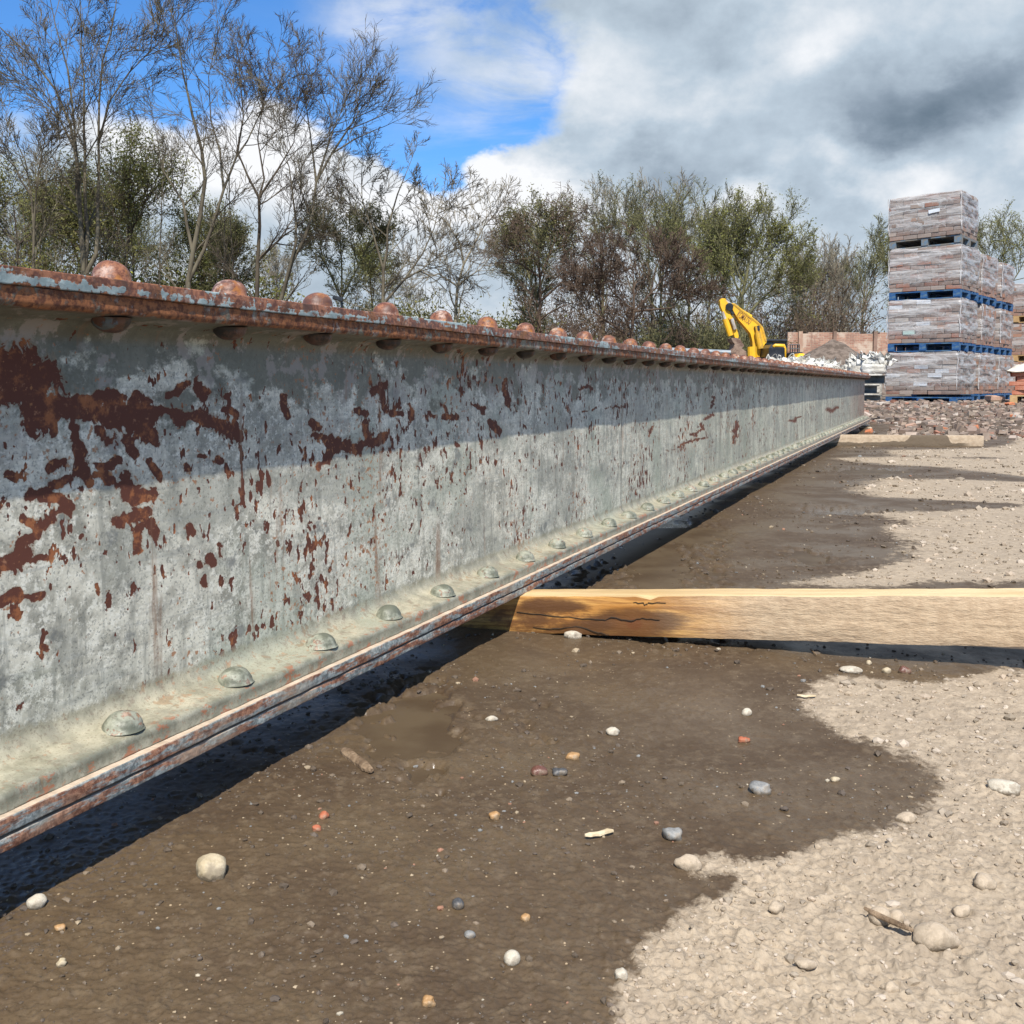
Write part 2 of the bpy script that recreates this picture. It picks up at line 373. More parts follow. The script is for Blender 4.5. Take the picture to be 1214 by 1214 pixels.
# bare rust patches (capsules in the photograph's frame, laid on the web where they stand)
RUSTP = [(-40, 420, 45, 450, 38), (0, 440, 50, 490, 16), (45, 478, 165, 495, 17), (165, 475, 172, 520, 13), (60, 480, 140, 470, 7), (175, 490, 205, 487, 8), (205, 490, 250, 498, 8), (262, 500, 283, 510, 8),
         (85, 500, 95, 545, 10), (95, 545, 108, 570, 7), (60, 555, 75, 545, 7), (64, 572, 78, 568, 7), (118, 555, 140, 548, 6), (122, 560, 128, 573, 8), (150, 520, 158, 535, 7), (180, 550, 190, 565, 6),
         (150, 572, 162, 590, 14), (150, 590, 180, 588, 7), (142, 620, 178, 608, 8), (168, 612, 180, 632, 7), (163, 625, 161, 658, 5), (40, 590, 52, 588, 9), (68, 590, 80, 592, 9), (0, 668, 25, 652, 13), (20, 650, 60, 618, 7), (30, 612, 42, 625, 5), (60, 610, 80, 602, 4),
         (0, 712, 22, 706, 8), (28, 708, 48, 704, 5), (20, 715, 17, 730, 4), (54, 770, 58, 772, 6), (120, 472, 130, 462, 5), (200, 470, 225, 455, 5), (238, 462, 243, 467, 7), (265, 470, 275, 468, 3), (62, 505, 65, 515, 5), (120, 510, 125, 520, 5), (266, 482, 268, 487, 4), (276, 482, 278, 487, 4),
         (255, 545, 262, 548, 5), (240, 544, 242, 546, 4), (225, 548, 227, 560, 4), (12, 560, 18, 566, 5), (5, 590, 3, 600, 5), (112, 697, 114, 700, 4), (260, 645, 262, 660, 3), (250, 662, 256, 668, 4), (242, 685, 246, 692, 4), (235, 668, 237, 671, 3), (226, 627, 228, 630, 5), (40, 662, 58, 661, 5),
         (370, 498, 378, 506, 7), (372, 515, 400, 525, 6), (400, 527, 425, 530, 7), (425, 527, 455, 518, 6), (430, 500, 438, 522, 5), (420, 488, 432, 492, 5), (400, 532, 378, 556, 3.5), (445, 465, 455, 458, 5), (448, 470, 455, 490, 4), (463, 488, 475, 490, 5), (486, 480, 487, 500, 3),
         (525, 478, 530, 490, 3), (532, 492, 538, 494, 4), (556, 448, 558, 455, 3.5), (508, 490, 512, 496, 3), (562, 480, 574, 492, 3), (585, 505, 593, 510, 4), (538, 515, 542, 530, 2.5), (596, 450, 600, 478, 3.5), (340, 488, 342, 500, 4), (335, 470, 337, 478, 4), (690, 459, 703, 463, 3),
         (680, 487, 740, 482, 2), (770, 520, 775, 500, 2), (820, 520, 845, 490, 2.2), (790, 535, 835, 518, 1.6), (846, 470, 843, 490, 1.5), (873, 495, 871, 525, 2.6), (930, 500, 955, 495, 2), (975, 488, 1005, 482, 2.5), (0, 0, 1, 1, 1), (0, 0, 1, 1, 1)]
FLD = np.zeros((NS, NP)); rf_ = random.Random(3); _R = []
for (a, b_, c, d_, rp) in RUSTP[:-2]:
    L_ = math.hypot(c-a, d_-b_); k_ = max(1, int(L_/(rp*1.6))) if L_ > rp*1.5 else 1; pts_ = [(a+(c-a)*i_/k_, b_+(d_-b_)*i_/k_) for i_ in range(k_+1)]
    j_ = rp*(.55 if rp > 4 else 1.3); pts_ = [(x+rf_.uniform(-j_, j_), y+rf_.uniform(-j_, j_)) for x, y in pts_]
    for p_, q_ in zip(pts_[:-1], pts_[1:]):
        if rp < 3 and rf_.random() < .3: continue
        _R.append((*p_, *q_, rp*rf_.uniform(.6, 1.25)))
RUSTP = _R
for _ in range(330):
    x_ = rf_.choice([rf_.uniform(-20, 480), rf_.uniform(470, 640), rf_.uniform(600, 900)]); t_ = rf_.random()**(1.3 if x_ > 450 else .9); y_ = 448+t_*(300-x_*.27); r_ = rf_.uniform(.9, 2.4)*rf_.uniform(.7, 1.0)*(1.15-x_/1100)
    RUSTP.append((x_, y_, x_+rf_.uniform(-2, 2), y_+rf_.uniform(0, 9), r_))
dVV = VV; dSS = SS
for (a, b_, c, d_, rp) in RUSTP:
    sa, va = onplane(a, b_, UW); sb, vb = onplane(c, d_, UW)
    # metres per pixel: across the plane and up it
    ms = abs(onplane(a+1, b_, UW)[0]-sa); mv = abs(onplane(a, b_+1, UW)[1]-va)
    ex, ey = (sb-sa)/ms, (vb-va)/mv; wx = (dSS-sa)/ms; wy = (dVV-va)/mv
    t = np.clip((wx*ex+wy*ey)/(ex*ex+ey*ey+1e-9), 0, 1); dd = np.hypot(wx-ex*t, wy-ey*t)/rp
    FLD = np.maximum(FLD, np.clip(1.02-.52*dd, 0, .98)*(1 if rp > 4.5 else .96 if rp > 3.2 else .80))
FLD *= isw[None, :] | ((PR[:, 0] > .03) & (PR[:, 0] < UW+.002))[None, :]
fattr(bme, 'rust', FLD.ravel())
dust = np.clip((zA+.012-VV)/.022, 0, 1)*1.0
fattr(bme, 'dust', dust.ravel())
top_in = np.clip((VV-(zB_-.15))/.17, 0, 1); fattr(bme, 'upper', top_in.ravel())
fattr(bme, 'low', (np.clip((.012-UU)/.005, 0, 1)*(VV < mid)).ravel()); fattr(bme, 'lip', (np.clip((.010-UU)/.004, 0, 1)*(VV > mid)).ravel())

def steel_mat(name, attrs=True, edge=False):
    m, b, p = newmat(name); o = b.obj()
    if not attrs:
        oi = b.n('ShaderNodeObjectInfo'); vm = b.n('ShaderNodeVectorMath', operation='ADD'); b.L.new(o, vm.inputs[0])
        cb = b.n('ShaderNodeCombineXYZ'); b.L.new(b.m('MULTIPLY', oi.outputs['Random'], 37.0), cb.inputs[0]); b.L.new(cb.outputs[0], vm.inputs[1]); o = vm.outputs[0]
    big = b.noise(o, 5, 4, .6); med = b.noise(o, 38, 6, .68); fine = b.noise(o, 150, 5, .7)
    strk = b.noise(b.mp(o, (60, 60, 9)), 1.0, 5, .65)
    hs = b.noise(b.mp(o, (10, 60, 170)), 1.0, 4, .6)
    grey = b.mix(b.sm(b.m('ADD', b.m('MULTIPLY', med, .55), b.m('MULTIPLY', b.noise(o, 14, 4, .6), .45)), .38, .60), (.28, .268, .215), (.70, .665, .54))
    grey = b.mix(b.sm(b.m('ADD', fine, b.m('MULTIPLY', b.m('SUBTRACT', big, .5), .4)), .48, .60, 0, .75), grey, (.82, .79, .67))
    if attrs:
        xo = b.n('ShaderNodeSeparateXYZ'); b.L.new(o, xo.inputs[0])
        far_ = b.sm(b.m('ADD', xo.outputs[0], b.m('MULTIPLY', b.m('SUBTRACT', big, .5), 2.5)), .9, 3.4, 0, .75)
        vs_ = b.noise(b.mp(o, (14, 1, 1.6)), 1.0, 6, .6)
        olive = b.mix(b.sm(vs_, .36, .64), (.23, .235, .175), (.58, .58, .45)); olive = b.mix(b.sm(fine, .5, .62, 0, .4), olive, (.62, .60, .48))
        grey = b.mix(far_, grey, olive)
        grey = b.mix(b.sm(b.noise(b.mp(o, (1, 1, 2.5)), 3.2, 5, .65), .50, .60, 0, .55), grey, (.27, .275, .23))
        grey = b.mix(b.m('MULTIPLY', b.sm(b.m('ADD', xo.outputs[0], b.m('MULTIPLY', vs_, 2.5)), S1-1.1, S1+.9), .8), grey, (.27, .155, .105))
    grey = b.mix(b.sm(strk, .52, .66, 0, .6), grey, (.22, .22, .185))
    grey = b.mix(b.sm(hs, .52, .70, 0, .35), grey, (.24, .25, .235))
    grey = b.mix(b.sm(big, .50, .66, 0, .5), grey, (.27, .31, .235))
    grey = b.mix(b.sm(b.noise(o, 17, 5, .7), .56, .66, 0, .8), grey, (.17, .175, .16)); grey = b.mix(b.sm(b.noise(o, 330, 2, .6), .56, .66, 0, .6), grey, (.15, .15, .13))
    blue = b.mix(b.sm(med, .4, .6), (.22, .28, .28), (.36, .43, .42))
    rfine = b.m('ADD', b.m('MULTIPLY', b.m('SUBTRACT', b.noise(b.mp(o, (1, 1, .8)), 62, 5, .62, .4), .5), 1.25), b.m('MULTIPLY', b.m('SUBTRACT', b.noise(o, 210, 3, .6), .5), .30))
    rcol = b.mix(b.sm(med, .52, .64), (.105, .032, .018), (.30, .105, .038)); rcol = b.mix(b.sm(fine, .60, .72, 0, .8), rcol, (.36, .17, .09))
    if attrs:
        ru = b.m('ADD', b.attr('rust'), b.m('MULTIPLY', b.m('SUBTRACT', b.noise(b.mp(o, (1, 1, .8)), 75, 6, .62, .6), .5), 1.5)); du = b.attr('dust'); upf = b.attr('upper'); lip = b.attr('lip'); low = b.attr('low')
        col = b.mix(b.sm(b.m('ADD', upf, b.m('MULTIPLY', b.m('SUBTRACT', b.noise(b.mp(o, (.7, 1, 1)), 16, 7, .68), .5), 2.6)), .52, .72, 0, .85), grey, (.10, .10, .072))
        col = b.mix(b.m('MULTIPLY', b.sm(b.noise(o, 26, 6, .65), .54, .58), b.m('MULTIPLY', upf, .8)), col, (.34, .30, .27))
        # faint green dirt and dust settled on the fillet and flange
        dn = b.sm(b.m('ADD', du, b.m('MULTIPLY', b.m('SUBTRACT', b.noise(o, 60, 7, .72), .5), 1.3)), .25, .70, 0, .92)
        dustc = b.mix(b.sm(med, .3, .7), (.23, .215, .150), (.40, .36, .255)); dustc = b.mix(b.sm(big, .48, .62, 0, .6), dustc, (.30, .31, .235))
        dustc = b.mix(b.sm(b.noise(o, 21, 6, .65), .50, .62, 0, .7), dustc, (.20, .185, .135)); dustc = b.mix(b.sm(b.noise(o, 44, 6, .7), .58, .66, 0, .6), dustc, (.17, .12, .08))
        dustc = b.mix(b.m('MULTIPLY', low, .8), dustc, b.mix(b.sm(med, .4, .6), (.14, .14, .10), (.25, .24, .18)))
        col = b.mix(dn, col, dustc)
        f1 = b.m('ADD', ru, b.m('MULTIPLY', rfine, .35)); mask = b.m('MULTIPLY', b.sm(f1, .50, .54), b.m('GREATER_THAN', b.attr('rust'), .02))
        flk = b.m('ADD', b.noise(b.mp(o, (1, 1, .55)), 85, 3, .55), b.m('MULTIPLY', b.m('SUBTRACT', b.noise(o, 9, 3), .5), .55))
        fm = b.sm(flk, .632, .652); mask = b.m('MAXIMUM', mask, b.m('MULTIPLY', fm, b.m('SUBTRACT', 1.0, b.m('MULTIPLY', dn, .8))))
        lm = b.m('MULTIPLY', lip, b.sm(b.m('ADD', rfine, big), .35, .55)); mask = b.m('MAXIMUM', mask, lm)
        bare = b.mix(lm, rcol, b.mix(b.sm(fine, .4, .6), (.11, .038, .018), (.31, .12, .045)))
        col = b.mix(mask, col, bare)
        stain = b.m('MULTIPLY', b.sm(b.m('ADD', flk, b.m('MULTIPLY', ru, .12)), .655, .71, 0, .5), b.m('SUBTRACT', 1.0, mask))
        col = b.mix(stain, col, (.27, .17, .075))
        drip = b.m('MULTIPLY', b.sm(b.noise(b.mp(o, (22, 1, 2.2), (3, 0, 0)), 1.0, 6, .65), .60, .70, 0, .75), b.m('SUBTRACT', 1.0, b.m('MULTIPLY', du, .8)))
        col = b.mix(drip, col, (.24, .13, .075))
        ofl = b.m('MULTIPLY', b.sm(b.m('ADD', b.noise(o, 120, 4, .6), b.m('MULTIPLY', b.m('SUBTRACT', b.noise(o, 7, 3), .5), .45)), .64, .69, 0, .85), b.m('SUBTRACT', 1.0, b.m('MULTIPLY', dn, .5))); col = b.mix(ofl, col, (.33, .14, .055))
        halo = b.m('MULTIPLY', b.m('SUBTRACT', b.sm(f1, .34, .50), mask), .38); col = b.mix(halo, col, (.25, .17, .10))
        sx_ = b.n('ShaderNodeSeparateXYZ'); b.L.new(o, sx_.inputs[0]); sl_ = b.sm(b.m('ABSOLUTE', b.m('SUBTRACT', b.m('ADD', sx_.outputs[0], b.m('MULTIPLY', b.m('SUBTRACT', big, .5), .012)), SSEAM+.007)), .006, .0015, 0, .75); col = b.mix(sl_, col, (.12, .115, .09))
        grit = b.m('MULTIPLY', dn, b.sm(b.noise(o, 420, 2, .6), .56, .64, 0, .55)); col = b.mix(grit, col, (.15, .115, .075))
        lowr = b.m('MULTIPLY', low, b.sm(b.noise(b.mp(o, (1, 1, 2)), 28, 5, .7), .55, .60, 0, .85)); col = b.mix(lowr, col, (.30, .12, .06))
        hgt = b.m('ADD', b.m('MULTIPLY', b.m('SUBTRACT', 1.0, mask), .45), b.m('ADD', b.m('MULTIPLY', fine, .25), b.m('MULTIPLY', med, .35)))
        b.put(p.inputs['Roughness'], b.m('ADD', .46, b.m('MULTIPLY', mask, .34)))
    else:
        rr = b.mix(b.sm(fine, .40, .60), (.115, .040, .022), (.30, .125, .062)); rr = b.mix(b.sm(med, .54, .66, 0, .75), rr, (.42, .29, .23)); rr = b.mix(b.sm(b.noise(o, 13 if edge else 48, 5, .65), .52, .60, 0, .75), rr, (.30, .115, .022)); rr = b.mix(b.sm(b.noise(o, 26 if edge else 75, 5, .7), .50, .60, 0, .85), rr, (.075, .035, .026))
        if edge: th = b.m('ADD', rfine, b.m('MULTIPLY', b.noise(b.mp(o, (1, 3, 14)), 4.5, 4), 1.6)); mask = b.sm(th, .86, .93)
        else: mask = b.sm(b.m('ADD', rfine, b.m('MULTIPLY', med, .9)), .62, .72)
        base2 = blue if edge else grey
        if name.startswith('rusty'): mask = b.m('MULTIPLY', mask, .35)
        if name.startswith('grimy'): base2 = b.mix(b.sm(med, .4, .6), (.04, .045, .04), (.11, .12, .11)); rr = b.mix(b.sm(med, .45, .6), (.03, .022, .016), (.13, .06, .035))  # darker copy for rivets under the flange, their shade put into the colour
        if name.startswith('painted'): mask = b.m('SUBTRACT', 1.0, b.m('MULTIPLY', b.sm(b.m('ADD', fine, b.m('MULTIPLY', b.m('SUBTRACT', med, .5), .8)), .58, .66), .75))
        if name.startswith('painted'): base2 = b.mix(b.sm(med, .4, .6), (.105, .11, .08), (.27, .275, .215))
        col = b.mix(mask, rr, base2)
        hgt = b.m('ADD', b.m('MULTIPLY', mask, .3), b.m('ADD', b.m('MULTIPLY', fine, .4), b.m('MULTIPLY', med, .6)))
        b.put(p.inputs['Roughness'], .5)
    b.put(p.inputs['Base Color'], col); b.put(p.inputs['Normal'], b.bump(hgt, .0016, .55 if attrs or edge else .9)); p.inputs['Specular IOR Level'].default_value = .45
    return m
m_steel = steel_mat('peeling_painted_steel'); m_edge = steel_mat('flaking_edge_steel', False, True)
m_rshade = steel_mat('grimy_rivet', False); m_rrust = steel_mat('rusty_rivet', False); m_rpaint = steel_mat('painted_rivet', False)
link('rolled_section', bme, root, m_steel)

def plate(name, z0, z1, u0, u1, seed, dusty=True):
    """cover plate with a worn, slightly wavy rolled edge"""
    ns = 420; s = np.geomspace(.7, S1-S0+.7-1.2+1.2, ns)-.7
    s = np.concatenate([np.linspace(S0, -.15, 8)[:-1], np.geomspace(.6, S1+.75, ns)-.75]); s = s[s <= S1]; s = np.append(s, S1)
    bev = .0009
    pr = [(u1, z0), (u1, z1), (u0+.03, z1), (u0+.012, z1), (u0+bev, z1), (u0+.0003, z1-bev), (u0, (z0+z1)/2+.002), (u0, (z0+z1)/2-.002), (u0+.0003, z0+bev), (u0+bev, z0), (u0+.02, z0)]
    pr = np.array(pr); S = np.repeat(s[:, None], len(pr), 1); U = np.repeat(pr[None, :, 0], len(s), 0); Z = np.repeat(pr[None, :, 1], len(s), 0)
    w = (np.abs(pr[:, 0]-u0) < .004)[None, :]
    U = U + w*(fbm(S*35+seed*7, Z*50, 3)*.0016+fbm(S*4+5, Z*0, 2)*.0012); Z = Z + w*fbm(S*28+seed, U*30+seed, 2)*.0004
    n = len(pr); V = np.stack([S, U, Z], -1).reshape(-1, 3); i = np.arange(len(s)-1)[:, None]*n; j = np.arange(n)[None, :]; j2 = (j+1) % n
    F_ = np.stack([i+j, i+j2, i+n+j2, i+n+j], -1).reshape(-1, 4)
    me = npmesh(name, V, F_, False)
    capA = MB()
    o_ = link(name, me, root, None); return o_, me
m_dplate, b, p = newmat('dusty_plate_edge')
o = b.obj(); geo = b.n('ShaderNodeNewGeometry'); sx = b.n('ShaderNodeSeparateXYZ'); b.L.new(geo.outputs['Normal'], sx.inputs[0])
upn = b.sm(sx.outputs[2], .5, .8); med = b.noise(o, 40, 6, .66); fine = b.noise(o, 170, 5, .7)
rr = b.mix(b.sm(fine, .4, .62), (.15, .058, .032), (.34, .17, .10)); bl = b.mix(b.sm(fine, .4, .6), (.15, .17, .165), (.33, .36, .34))
e_ = b.mix(b.sm(b.noise(b.mp(o, (1, 3, 5)), 20, 6, .7), .46, .56), rr, bl)
e_ = b.mix(b.sm(b.noise(o, 8, 3), .52, .64, 0, .5), e_, (.36, .30, .22))
b.put(p.inputs['Base Color'], b.mix(upn, e_, b.mix(b.sm(med, .35, .65), (.40, .31, .22), (.56, .45, .34))))
p.inputs['Roughness'].default_value = .7; b.put(p.inputs['Normal'], b.bump(b.m('ADD', fine, med), .0018, .6))
o1, me1 = plate('cover_plate', ZB, ZB+T1, -.0040, WF+.001, 1); me1.materials.append(m_dplate)
o2, me2 = plate('cover_plate', ZB+T1+.0030, zf0-.0002, -.0050, WF+.004, 2); me2.materials.append(m_dplate)
zt1 = 2*mid-zf0
o3, me3 = plate('cover_plate', zt1+.0004, zt1+TP, .001, WF-.001, 3); me3.materials.append(m_edge)
o3['label'] = 'rust brown top cover plate with flakes of pale blue paint'
# rivets
def dome(name, r, h, n=20, rings=7, mat=None, lip=.0016):
    vs = []; fs = []
    vs += [(r*1.10*math.cos(2*math.pi*k/n), r*1.10*math.sin(2*math.pi*k/n), 0) for k in range(n)]
    for i in range(rings):
        t = i/rings*math.pi/2; rr_ = r*math.cos(t)**.92; z = lip*(.5 if i == 0 else 1)+h*math.sin(t)
        vs += [(rr_*math.cos(2*math.pi*k/n), rr_*math.sin(2*math.pi*k/n), z) for k in range(n)]
    vs.append((0, 0, lip+h))
    vs = [(x+.0011*mn.noise((x*90, y*90, z*90+r*99)), y+.0011*mn.noise((x*90+7, y*90, z*90)), z+.0011*mn.noise((x*80, y*80+5, 1))*(z > 0)) for x, y, z in vs]
    for i in range(rings):
        for k in range(n): fs.append((i*n+k, i*n+(k+1) % n, (i+1)*n+(k+1) % n, (i+1)*n+k))
    top = len(vs)-1
    for k in range(n): fs.append((rings*n+k, rings*n+(k+1) % n, top))
    me = bpy.data.meshes.new(name); me.from_pydata(vs, [], fs); me.update(); me.polygons.foreach_set('use_smooth', [True]*len(fs)); me.materials.append(mat); return me
RV = .0188; HV = .0155
mdn = [dome('rivet_dome', RV*k1, HV*k2, mat=m_rpaint) for k1, k2 in ((1, 1), (1.04, .93), (.97, 1.05))]
mup = [dome('rivet_dome', RV*k1*.99, HV*k2*1.15, mat=m_rrust) for k1, k2 in ((1, 1), (1.03, .95), (.98, 1.04))]
mun = [dome('rivet_dome', RV*.95, HV*.78, mat=m_rshade)]
pr_ = gnd(140, 866, zf1+.002); sr0 = (pr_-P0).dot(dv); ur = (pr_-P0).dot(nin)
PITCHR = .931/5.9877
# spacing from the first and thirty-first rivet of the row
def s_at(px, z, u): # where the line (u,z) is seen at column px
    r = ray(px, 500); q = P0+nin*u; k = r.x/r.y
    t = (k*q.y-q.x)/(dv.x-k*dv.y); return t
sr0 = s_at(135, 0, ur); sr1 = s_at(661, 0, ur); SP = (sr1-sr0)/7
k = -9; NRV = 0
while sr0+k*SP < S1-.03:
    s = sr0+k*SP; j_ = random.uniform(-.002, .002)
    if s > S0+.03:
        for (meshes, z, fl) in ((mdn, zf1+.0018, 0), (mup, zt1+TP, 0), (mun, 2*mid-zf1-.0018, 1)):
            o_ = link('rivet', random.choice(meshes), root)
            o_.location = (s+j_+random.uniform(-.002, .002), ur+random.uniform(-.0015, .0015), z)
            o_.rotation_euler = (math.pi*fl, 0, random.uniform(0, 6.28)); NRV += 1
    k += 1
print('rivets', NRV, 'spacing', SP, 'ur', ur, 'S1', S1, 'ZT', ZT)

# ------------------------------------------------------------------ timbers
def wood_mat(name, amber=True):
    m, b, p = newmat(name); o = b.obj()
    gr = b.noise(b.mp(o, (2.2, 26, 26)), 1.0, 6, .6, .35); fi = b.noise(b.mp(o, (9, 170, 170)), 1.0, 4, .6); n = b.noise(o, 30, 5, .65); bigm = b.noise(b.mp(o, (1, 1, 1)), 3.2, 4)
    mud = b.mix(b.sm(b.noise(o, 55, 6, .7), .38, .62), (.38, .275, .175), (.46, .345, .225)); mud = b.mix(b.sm(b.noise(b.mp(o, (2, 5, 9)), 9, 6, .7), .56, .7, 0, .5), mud, (.24, .17, .11))
    fresh = b.mix(b.sm(gr, .38, .62), (.58, .32, .095), (.38, .165, .036)); fresh = b.mix(b.sm(fi, .45, .60, 0, .7), fresh, (.22, .09, .022))
    xs = b.n('ShaderNodeSeparateXYZ'); b.L.new(o, xs.inputs[0])
    if amber:
        wetm = b.m('ADD', xs.outputs[0], b.m('MULTIPLY', b.m('SUBTRACT', bigm, .5), .18)); fm = b.sm(wetm, .22, .46)
        # darker soaked wood and knots low on the face
        dk = b.m('MULTIPLY', b.sm(b.m('ADD', b.noise(b.mp(o, (9, 9, 26)), 1.0, 5, .7), b.m('MULTIPLY', xs.outputs[2], -3.0)), .33, .47, 0, .85), b.sm(xs.outputs[0], .30, .18))
        fresh = b.mix(dk, fresh, (.12, .050, .018))
        sn = b.m('MULTIPLY', b.m('SUBTRACT', b.noise(b.mp(o, (10, 20, 34)), 1.0, 6, .7), .5), 3.6)
        for (ex_, ez_, wx_, wz_, am_) in ((.055, .052, .055, .012, 1.0), (.205, .024, .075, .020, 1.0), (.12, .014, .05, .012, .8), (.02, .035, .03, .02, .8), (.25, .03, .05, .012, .6)):
            q_ = b.m('ADD', b.m('POWER', b.m('ABSOLUTE', b.m('DIVIDE', b.m('SUBTRACT', xs.outputs[0], ex_), wx_)), 2), b.m('POWER', b.m('ABSOLUTE', b.m('DIVIDE', b.m('SUBTRACT', xs.outputs[2], ez_), wz_)), 2))
            fresh = b.mix(b.m('MULTIPLY', b.sm(b.m('ADD', q_, sn), 1.9, .5), .95*am_), fresh, (.095, .042, .016))
        kn = b.n('ShaderNodeVectorMath', operation='DISTANCE'); b.L.new(b.mp(o, (1, 1, 1.4)), kn.inputs[0]); kn.inputs[1].default_value = (.205, 0, .022*1.4)
        kf = b.sm(kn.outputs['Value'], .017, .010); fresh = b.mix(kf, fresh, (.085, .022, .010)); fresh = b.mix(b.m('MULTIPLY', b.sm(kn.outputs['Value'], .055, .02), .55), fresh, (.17, .07, .02))
        col = b.mix(fm, fresh, mud); rough = b.m('ADD', .42, b.m('MULTIPLY', fm, .45))
        bh = b.m('ADD', b.m('MULTIPLY', b.noise(b.mp(o, (12, 30, 44)), 1.0, 6, .7), b.m('ADD', .35, fm)), b.m('MULTIPLY', gr, .5))
    else:
        st = b.m('ADD', b.m('MULTIPLY', b.m('SUBTRACT', b.noise(b.mp(o, (1, 1, 3)), 5, 4), .5), .9), b.m('MULTIPLY', xs.outputs[2], -13.0))
        # soaked along the foot of the left half, with a tall stain in the middle
        mid_ = b.sm(b.m('ABSOLUTE', b.m('SUBTRACT', xs.outputs[0], .60)), .17, .10, 0, 1.0)
        wet_ = b.sm(b.m('ADD', st, b.m('MULTIPLY', mid_, 1.0)), -.42, -.36); wet_ = b.m('MULTIPLY', wet_, b.sm(xs.outputs[0], .93, .82))
        col = b.mix(wet_, b.mix(b.sm(n, .35, .65), (.36, .27, .18), (.46, .36, .25)), (.13, .095, .06)); rough = .8
        bh = n
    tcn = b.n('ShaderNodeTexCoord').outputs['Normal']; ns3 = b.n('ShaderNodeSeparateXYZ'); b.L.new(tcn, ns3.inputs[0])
    if amber: col = b.mix(b.m('MULTIPLY', b.sm(ns3.outputs[2], .6, .9), .75), col, b.mix(b.sm(gr, .38, .62), (.66, .50, .27), (.52, .37, .17)))  # top face coloured paler, painting in more light than the front gets
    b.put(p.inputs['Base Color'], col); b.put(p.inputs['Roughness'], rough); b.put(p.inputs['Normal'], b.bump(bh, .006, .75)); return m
def timber(name, A, B, hA, hB, dep, mat, label, s0, s1, seg=90):
    """A,B: lower front corners at the two seen ends; runs from s0 to s1 (fractions) past them; local x along, z up, y back"""
    A = Vector(A); B = Vector(B); L = (B-A).length; ex = (B-A).normalized(); ey = Vector((-ex.y, ex.x, 0)).normalized(); ez = ex.cross(ey).normalized()
    M = Matrix((ex, ey, ez)).transposed().to_4x4(); M.translation = A
    vs = []; prof = []
    n = 7
    for k in range(n): prof.append((0, k/(n-1)))
    for k in range(1, n): prof.append((k/(n-1), 1))
    for k in range(1, n): prof.append((1, 1-k/(n-1)))
    for k in range(1, n-1): prof.append((1-k/(n-1), 0))
    m = len(prof)
    xs_ = np.linspace(s0*L, s1*L, seg)
    for x in xs_:
        h = hA+(hB-hA)*x/L
        for (v, w) in prof:
            y = v*dep; z = w*h
            cy = min(v, 1-v)*dep; cz = min(w, 1-w)*h
            r_ = .0035
            if cy < 1e-6 and cz < 1e-6: y += r_*(1 if v < .5 else -1)*.6; z += r_*(1 if w < .5 else -1)*.6*(.4+.6*mn.noise((x*18, w, 4))**2)
            ns_ = mn.noise((x*7, y*40, z*40+3))*.0013+mn.noise((x*30, y*60, z*70))*.0009
            if cy < 1e-6: y += ns_
            if cz < 1e-6: z += ns_
            # a knocked notch on the top front arris
            if w > .8 and v < .2: z -= .006*math.exp(-((x-.232)/.012)**2)+.003*math.exp(-((x-1.02)/.05)**2)
            vs.append((x, y, z))
    fs = []
    for i in range(seg-1):
        for k in range(m): fs.append((i*m+k, (i+1)*m+k, (i+1)*m+(k+1) % m, i*m+(k+1) % m))
    fs += [tuple(range(m)), tuple((seg-1)*m+k for k in range(m))[::-1]]
    me = bpy.data.meshes.new(name); me.from_pydata(vs, [], fs); me.update(); me.polygons.foreach_set('use_smooth', [True]*(len(fs)-2)+[False]*2); me.set_sharp_from_angle(angle=R(38))
    o_ = link(name, me, None, mat); o_.matrix_world = M; tag(o_, label, 'timber'); return o_
tA = gnd(620, 751, .003); tB = at(1214, 769, 1.55)
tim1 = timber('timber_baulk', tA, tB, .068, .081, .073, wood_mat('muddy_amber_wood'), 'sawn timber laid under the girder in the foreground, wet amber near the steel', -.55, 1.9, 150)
m_crack = simple('crack_shadow', (.03, .02, .012), rough=.9)
# splits in the face, cut as thin dark slivers let into the wood
def sliver(pts, w, parent, name='split'):
    mb = MB()
    L0 = []
    for (xa, za), (xb, zb) in zip(pts[:-1], pts[1:]):
        for t in (0, .25, .5, .75): L0.append((xa+(xb-xa)*t, za+(zb-za)*t+random.uniform(-1, 1)*.0011))
    L_ = [Vector((x, -.0006, z)) for x, z in L0+[pts[-1]]]; up_ = []; dn_ = []
    for i_, q_ in enumerate(L_):
        t = math.sin(math.pi*(i_+.15)/(len(L_)-.7)); ww_ = w*t*random.uniform(.25, .75); up_.append(q_+Vector((0, 0, ww_))); dn_.append(q_-Vector((0, 0, ww_)))
    P_ = up_+dn_[::-1]; mb.prism(P_, (0, .002, 0)); return mb.build(name, m_crack, parent)
sliver([(-.01, .040), (.05, .034), (.10, .031), (.15, .028), (.165, .033), (.20, .029), (.22, .033), (.25, .031)], .0011, tim1)
sliver([(.02, .012), (.06, .010), (.10, .016), (.14, .006), (.16, .003)], .001, tim1)
sliver([(.205, .0605), (.222, .0600), (.226, .0565), (.231, .0600), (.262, .0608)], .0009, tim1)
None and sliver([(.60, .040), (.66, .036), (.70, .033), (.74, .031)], .0007, tim1)
t2A = gnd(1000, 529, .0); t2B = gnd(1166, 530, .0)
tim2 = timber('timber_baulk', t2A, t2B, .082, .082, .10, wood_mat('soaked_wood', False), 'flat tan timber with a dark wet stain under the far end of the girder', -.6, 1.0, 70)

